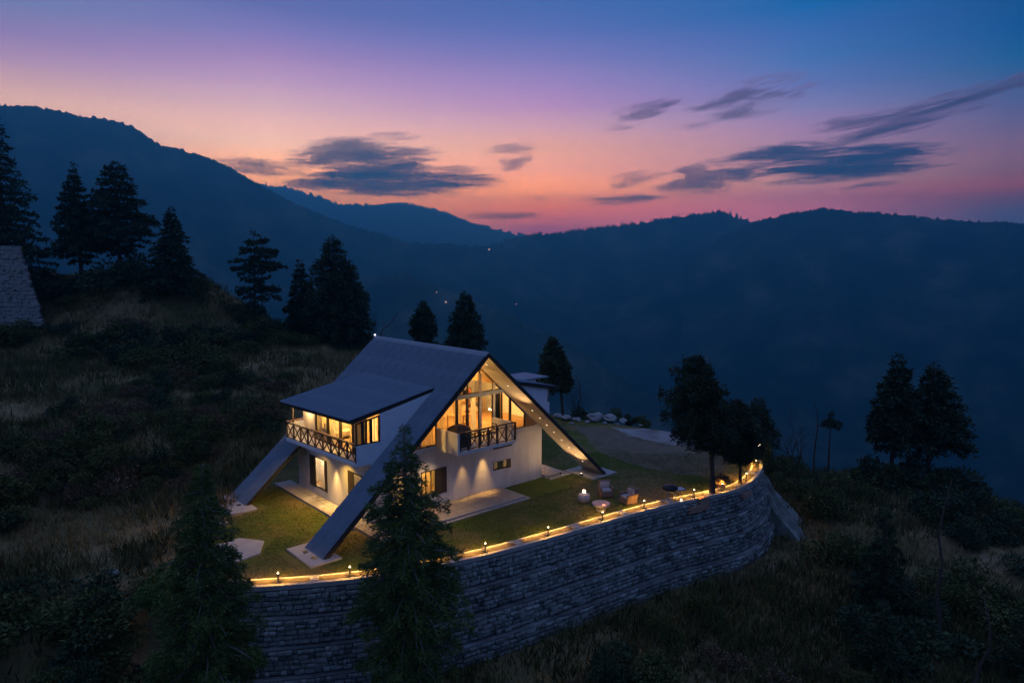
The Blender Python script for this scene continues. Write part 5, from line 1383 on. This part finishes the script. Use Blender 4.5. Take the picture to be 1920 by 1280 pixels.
# shrubs
def shrub_mesh(seed, n, mat, ls=.10, flatten=.75):
    r = np.random.default_rng(seed); lumps = r.normal(size=(9, 3)) * np.array([.42, .42, .2]) + np.array([0, 0, .38]); lr = r.uniform(.28, .52, 9)
    i = r.integers(0, 9, n); d = r.normal(size=(n, 3)); d /= np.linalg.norm(d, axis=1)[:, None]
    P = lumps[i] + d * (lr[i] * r.uniform(.45, 1.15, n) ** .7)[:, None] * np.array([1, 1, flatten]); P = P[P[:, 2] > -.05]
    V, F = sprays(r, P, (P - np.array([0, 0, .1])) * .8, ls, ls * .28, droop=.1, jit=.6)
    return np_mesh('foliage', V, F, [M[mat]])
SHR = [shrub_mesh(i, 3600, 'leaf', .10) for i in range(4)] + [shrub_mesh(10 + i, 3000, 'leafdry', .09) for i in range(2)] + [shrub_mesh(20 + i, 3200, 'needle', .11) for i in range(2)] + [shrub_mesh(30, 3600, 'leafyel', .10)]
def stem_mesh():
    m = MB(); r = random.Random(3)
    for i in range(5): a = i * 1.25; m.tube([(0, 0, -.1), (math.cos(a) * .12, math.sin(a) * .12, .25), (math.cos(a) * .3, math.sin(a) * .3, .5)], [.03, .02, .01], 4)
    return m.mesh('stem', M['bark'])
STEM = stem_mesh()
def shrub(x, y, s_, k, label, group, z=None, sz=1.0):
    e = empty('shrub', (x, y, (th(x, y) if z is None else z) - .05), random.uniform(0, 6.28)); e.scale = (s_, s_, s_ * sz); tag(e, label, 'shrub', group)
    link(bpy.data.objects.new('foliage', SHR[k]), e)
    link(bpy.data.objects.new('stem', STEM), e)
    return e
LANDM = [(-34, 30, 'at the left end of the bank'), (-27, 37, 'on the bank near the left photo edge'), (-22, 42, 'halfway along the steep bank'), (-16, 46, 'on the bank behind the rear left roof foot'), (-12, 50, 'on the bank beside the dormer'), (-40, 40, 'on the upper terrace at the left edge'),
         (-30, 46, 'on the upper terrace above the bank'), (-22, 54, 'on the middle of the upper field'), (-54, 60, 'low on the hill at the left edge'), (-46, 60, 'below the slim conifer'), (-38, 60, 'below the broad cedar'), (-30, 62, 'below the pointed conifer'), (-52, 71, 'at the foot of the stone terrace wall'), (-44, 70, 'right under the slim conifer'),
         (-37, 69, 'on the hill shoulder under the pointed conifer'), (-29, 71, 'near the sparse cedar'), (-26, 78, 'near the narrow pointed conifer'), (-18, 78, 'near the dense broad conifer'), (-13, 78, 'at the right end of the field'), (20, 50, 'right behind the stone flanks'), (26, 55, 'on the rim of the right slope'), (34, 52, 'around the two right conifers'), (42, 47, 'at the right end of the rim'),
         (20, 40, 'beside the lower stone flank'), (27, 44, 'in the middle of the right slope'), (36, 40, 'on the right slope near the photo edge'), (20, 30, 'around the thin dead trunk'), (28, 30, 'at the lower right corner'), (16, 26, 'near the lower right young conifer'), (-8, 21, 'at the bottom between the foreground conifers'), (0, 22, 'at the bottom right of the tall conifer'), (6, 24, 'below the middle of the stone wall'),
         (12, 27, 'below the right half of the stone wall'), (-14, 24, 'beside the left end of the wall'), (-18, 20, 'around the lower left conifers'), (-24, 22, 'in the lower left corner')]
PEND = []
def scatter(n, fx, fy, sizes, kinds, label, group, test=None, sz=(.7, 1.1)):
    c_ = 0; tries = 0
    while c_ < n and tries < n * 30:
        tries += 1; x = r_.uniform(*fx); y = r_.uniform(*fy)
        if test and not test(x, y): continue
        s_ = r_.uniform(*sizes); k = r_.choice(kinds)
        size = 'small' if s_ < sizes[0] + (sizes[1] - sizes[0]) * .33 else ('large' if s_ > sizes[0] + (sizes[1] - sizes[0]) * .66 else 'middling')
        tone = {4: 'dry brown', 5: 'dry brown', 6: 'blackish green', 7: 'blackish green'}.get(k, 'dark green')
        near = min(LANDM, key=lambda q: math.hypot(q[0] - x, q[1] - y))[2]
        PEND.append((size + ' ' + tone + ' bush ' + near, math.atan2(x, y), shrub(x, y, s_, k, label, group, sz=r_.uniform(*sz)))); c_ += 1
def near_terr(a, b):
    def f(x, y):
        X = np.array([x]); Y = np.array([y]); d = float(seg_dist(X, Y, TERR, False)[0]); d = d if inside(X, Y, TERR_AREA)[0] else -d
        return a < d < b and not (math.hypot(x + 8.5, y - 41) < 9.5)
    return f
scatter(72, (-36, -12), (26, 52), (.8, 1.9), [0, 1, 2, 3, 4, 6], 'dark bushes covering the steep bank left of the lawn', 'bushes on the steep bank', near_terr(-6.0, -.2))
scatter(36, (-44, -18), (34, 58), (.5, 1.6), [0, 1, 4, 5, 6], 'low bushes scattered over the upper terrace', 'bushes on the upper terrace', near_terr(.3, 10))
scatter(62, (-62, -24), (54, 76), (1.0, 2.6), [0, 1, 2, 3, 4, 6, 7], 'dark bushes crowding the hill top under the skyline trees', 'bushes on the hill', lambda x, y: y > 55 - .2 * (x + 30))
scatter(12, (-30, -12), (74, 82), (.8, 1.8), [2, 6, 7], 'dark bushes along the back edge of the field', 'bushes at the field edge')
scatter(56, (16, 44), (24, 60), (.8, 2.5), [0, 1, 2, 3, 6, 7], 'dark bushes on the slope right of the retaining wall', 'bushes on the right slope', lambda x, y: x > 19 + (y - 40) * .1 or y < 34)
scatter(14, (16.5, 24), (47, 60), (.9, 2.0), [1, 2, 3, 6], 'dark bushes on the rim behind the stone flanks', 'bushes on the right slope')
scatter(36, (-10, 20), (19, 29), (.5, 1.5), [0, 1, 4, 6], 'low bushes on the dark ground below the retaining wall', 'bushes below the wall', lambda x, y: y < 25.0 + .62 * max(x, -2) and math.hypot(x + 3.8, y - 24) > 1.2)
scatter(26, (-26, -12), (16, 27), (.9, 2.0), [0, 1, 2, 6], 'dark bushes at the lower left corner', 'bushes in the lower left', lambda x, y: math.hypot(x + 10.3, y - 22) > 1.5 and y < 25.2)
for (x, s_, lab) in ((-55.0, 1.9, 'large bush hiding the foot of the terrace wall, left one'), (-51.6, 2.0, 'large bush hiding the foot of the terrace wall, middle one'), (-48.6, 2.1, 'large bush at the right foot of the terrace wall'), (-46.2, 1.7, 'bush right of the terrace wall on the hill edge'), (-47.4, 2.3, 'tall bush overlapping the slanting edge of the terrace wall')): shrub(x, 64.3, s_, 2, lab, None, sz=.9)
for (x, s_, lab) in ((-53.0, .9, 'low bush growing on top of the terrace wall, left one'), (-50.6, .8, 'low bush growing on top of the terrace wall, middle one'), (-48.2, .7, 'low bush growing on top of the terrace wall, right one')): shrub(x, 67.2, s_, 0, lab, None, z=14.2)
for (x, y, s_, lab) in ((30.6, 54, 2.6, 'big dark bush under the left conifer on the right slope'), (33.4, 54, 2.8, 'big dark bush under the right conifer on the right slope'), (36.2, 53.5, 2.2, 'dark bush right of the two conifers'), (-46.6, 71.5, 2.6, 'dark bush at the foot of the slim conifer'), (-41.6, 73, 3.6, 'large dark bush at the foot of the broad cedar'), (-38.2, 72.6, 3.0, 'dark bush between the broad cedar and the pointed conifer'), (-29.0, 75.4, 2.2, 'dark bush under the sparse cedar')):
    shrub(x, y, s_, 6, lab, None, z=(-5.2 if x > 0 else None), sz=1.0)
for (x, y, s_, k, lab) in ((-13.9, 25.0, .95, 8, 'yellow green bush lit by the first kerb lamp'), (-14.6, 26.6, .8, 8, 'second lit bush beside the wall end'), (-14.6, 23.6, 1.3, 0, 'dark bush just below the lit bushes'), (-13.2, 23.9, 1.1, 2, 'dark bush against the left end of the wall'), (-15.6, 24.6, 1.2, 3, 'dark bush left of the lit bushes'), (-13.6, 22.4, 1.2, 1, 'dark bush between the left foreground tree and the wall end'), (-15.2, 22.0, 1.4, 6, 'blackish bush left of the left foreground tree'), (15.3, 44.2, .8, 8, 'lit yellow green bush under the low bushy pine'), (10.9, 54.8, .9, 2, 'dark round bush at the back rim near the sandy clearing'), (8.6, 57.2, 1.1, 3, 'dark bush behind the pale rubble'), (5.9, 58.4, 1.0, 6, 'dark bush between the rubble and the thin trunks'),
                         (10.0, 56.4, .8, 6, 'small dark bush right of the rubble'), (-8.5, 82, 1.4, 6, 'small dark bush beside the small round conifer'), (-11.4, 79, .9, 7, 'low bush at the foot of the small round conifer')):
    shrub(x, y, s_, k, lab, None, z=(-.3 if x > 0 else ((-.35 if y > 24.8 else None) if y < 30 else 2.6)))
ORD = ['leftmost', 'second from the left', 'third from the left', 'fourth from the left', 'fifth from the left', 'sixth from the left', 'seventh from the left', 'eighth from the left', 'ninth from the left', 'tenth from the left', 'eleventh from the left', 'twelfth from the left']
for lab in sorted({p[0] for p in PEND}):
    q = sorted([p for p in PEND if p[0] == lab], key=lambda p: p[1])
    for i, p in enumerate(q): p[2]['label'] = lab if len(q) == 1 else lab.replace(' of the right slope', ' of the slope') + ', ' + ORD[min(i, 11)].replace('from the left', 'from left')
for x, y, s_, lab in ((7.2, 28.9, .9, 'low plant growing from the foot of the wall, left one'), (9.7, 31.2, .9, 'low plant growing from the foot of the wall, right one')):
    shrub(x, y, s_, 2, lab, None, sz=1.5)

# dry grass on the hillside
def blades(name, n, fx, fy, hgt, wid, mat, label, test, zf, seed, per=4, spread=.12):
    r = np.random.default_rng(seed); x = r.uniform(*fx, n); y = r.uniform(*fy, n)
    k = test(x, y, r); x = x[k]; y = y[k]; z = zf(x, y)
    x = np.repeat(x, per); y = np.repeat(y, per); z = np.repeat(z, per); m_ = len(x)
    x = x + r.normal(size=m_) * spread; y = y + r.normal(size=m_) * spread
    a = r.uniform(0, 6.28, m_); h_ = hgt * r.uniform(.5, 1.4, m_); w_ = wid * r.uniform(.6, 1.4, m_); lx = r.normal(size=m_) * .35 * h_; ly = r.normal(size=m_) * .35 * h_
    V = np.stack([np.stack([x - np.cos(a) * w_, y - np.sin(a) * w_, z - .03], -1), np.stack([x + np.cos(a) * w_, y + np.sin(a) * w_, z - .03], -1), np.stack([x + lx, y + ly, z + h_], -1)], 1).reshape(-1, 3)
    return tag(link(bpy.data.objects.new(name, np_mesh(name, V, np.arange(3 * m_).reshape(-1, 3), [M[mat]]))), label, kind='stuff')
def t_hill(x, y, r):
    d = np.hypot(x, y); out = ~inside(x, y) | (x < -15)
    wall_gap = seg_dist(x, y, [(p.x, p.y) for p in WALL[::4]], False) > .9
    return out & wall_gap & (r.random(len(x)) < (.25 + .9 * ss(fbm(x, y, 6, 9), .42, .6))) & (r.random(len(x)) < np.clip(44 / d, .5, 1)) & ~((x > 14) & (y > 46))
blades('dry_grass', 120000, (-62, 45), (14, 84), .38, .022, 'drygrass', 'dry grass tufts all over the hillside', t_hill, terrain, 1)
def t_lawn(x, y, r):
    i = inside(x, y) & (seg_dist(x, y, [(p.x, p.y) for p in WALL[::4]], False) > .75)
    c_, s_ = math.cos(-HA), math.sin(-HA); lx = (x - HO.x) * c_ - (y - HO.y) * s_; ly = (x - HO.x) * s_ + (y - HO.y) * c_
    hs = (lx > -6.85) & (lx < 6.1) & (ly > -.2) & (ly < 12); hs2 = (lx > 6) & (lx < 7.95) & (ly > 1.4) & (ly < 6.2)
    pads = ((lx > -10.6) & (lx < -8.6) & (((ly > -.4) & (ly < 2.3)) | ((ly > 8) & (ly < 11.7)))) | ((lx > 7.9) & (lx < 10.3) & (ly > -.3) & (ly < 2.3))
    sl_ = (x > -14.1) & (x < -11.2) & (y > 28.1) & (y < 31.2)
    return i & ~hs & ~hs2 & ~pads & ~sl_ & ~((x > 4.5) & (y > 46 + .0 * x)) & (r.random(len(x)) < np.clip(30 / np.hypot(x, y), .3, 1)) & (terrain(x, y) < .03) & (x > -14.9 + .6 * np.sin(y * 1.3))
blades('lawn_grass', 150000, (-17, 17), (26, 56), .055, .012, 'lawnblade', 'short grass blades of the lawn', t_lawn, lambda x, y: x * 0 + .0, 2, per=3, spread=.06)

def t_under(x, y, r):
    d = np.hypot(x, y); out = ~inside(x, y) | (x < -15.5)
    gap = seg_dist(x, y, [(p.x, p.y) for p in WALL[::4]], False) > 1.2
    cov = ss(fbm(x, y, 7, 14), .40, .55) + .35 * ss(fbm(x, y, 2.5, 15), .5, .6)
    field = (x > -34) & (x < -14) & (y > 50) & (y < 79)
    cov = np.where(field, cov * .35, cov); cov = np.where((x > -9) & (y < 36), np.maximum(cov, .55), cov); cov = np.where((x > 14) & (y > 45), np.maximum(cov, .9), cov); cov = np.where((x < -24) & (y > 58), np.maximum(cov, .6), cov)
    return out & gap & (r.random(len(x)) < cov) & (r.random(len(x)) < np.clip(36 / d, .45, 1)) & (terrain(x, y) > -8)
M['weed'] = material('tangled_weeds', (.05, .06, .02), .9, stops=[(.3, (.045, .055, .018)), (.5, (.09, .09, .03)), (.7, (.20, .15, .07))], vscale=.35, spec=.1)
random_tint(M['weed'], .5)
blades('undergrowth', 95000, (-62, 45), (14, 84), .62, .045, 'weed', 'tangled dark weeds and low scrub over the hillside', t_under, terrain, 31, per=5, spread=.28)

# ================================================================== DISTANT LIGHTS AND FAIRY LIGHTS
hills_ = [o for o in C.objects if o.name.startswith(('mountain', 'forested_ridge', 'distant_range'))]
for az, el, lab, rad in ((-1.91, 1.42, 'pair of village lights glowing at the valley saddle', 4.2), (-5.53, -2.92, 'pale house light on the dark slope behind the ridge', 2.2), (0.36, -3.11, 'orange house light low in the valley right of the small conifer', 2.0), (8.88, -8.29, 'white house light on the slope above the lawn', 1.2), (-6.3, -2.1, 'faint house light left of the bushy conifer', 1.2)):
    d = Vector((math.sin(R(az)) * math.cos(R(el)), math.cos(R(az)) * math.cos(R(el)), math.sin(R(el)))); best = None
    for o in hills_:
        hit, loc, nrm, idx = o.ray_cast(Vector((0, 0, CAM_H)), d)
        if hit and (best is None or loc.length < best.length): best = loc
    if best is None: best = Vector((0, 0, CAM_H)) + d * 2600
    p = best - d * rad * 2.2
    e = empty('village_light', p); tag(e, lab, 'village light', 'lights of far houses in the valley'); 
    MB().lathe([(0, -rad), (rad * .8, -rad * .6), (rad, 0), (rad * .8, rad * .6), (0, rad)], 10).build('lamp_globe', M['village'], e, True)
    MB().box((-rad * .15, -rad * .15, -rad * 5), (rad * .15, rad * .15, -rad * .9)).build('pole', M['black'], e)
e = empty('fairy_lights', (15.6, 42.6, .4)); tag(e, 'string of tiny warm bulbs hanging in the pines at the kerb bend', 'fairy lights')
fr_ = random.Random(9); pts = [Vector((-2.2, -3.4, 2.0)), Vector((-1.2, -1.8, 1.3)), Vector((-.3, -.6, 1.8)), Vector((.3, .2, 1.1)), Vector((.5, 1.2, .7)), Vector((.7, 2.2, .1)), Vector((.5, 3.2, .5))]
MB().tube(pts, .01, 4).build('wire', M['black'], e)
bm_ = None
for i in range(len(pts) - 1):
    for u in (0, .5):
        p = pts[i].lerp(pts[i + 1], u)
        o = bpy.data.objects.new('bulb', bm_ or MB().lathe([(0, -.045), (.035, -.02), (.045, .0), (.03, .035), (0, .045)], 8).mesh('bulb', M['bulb'], True)); bm_ = o.data
        o.location = p + Vector((0, 0, -.06)); link(o, e)
point('fairy_light', (15.3, 42.0, 1.3), 2.5, (1, .6, .2), .3)
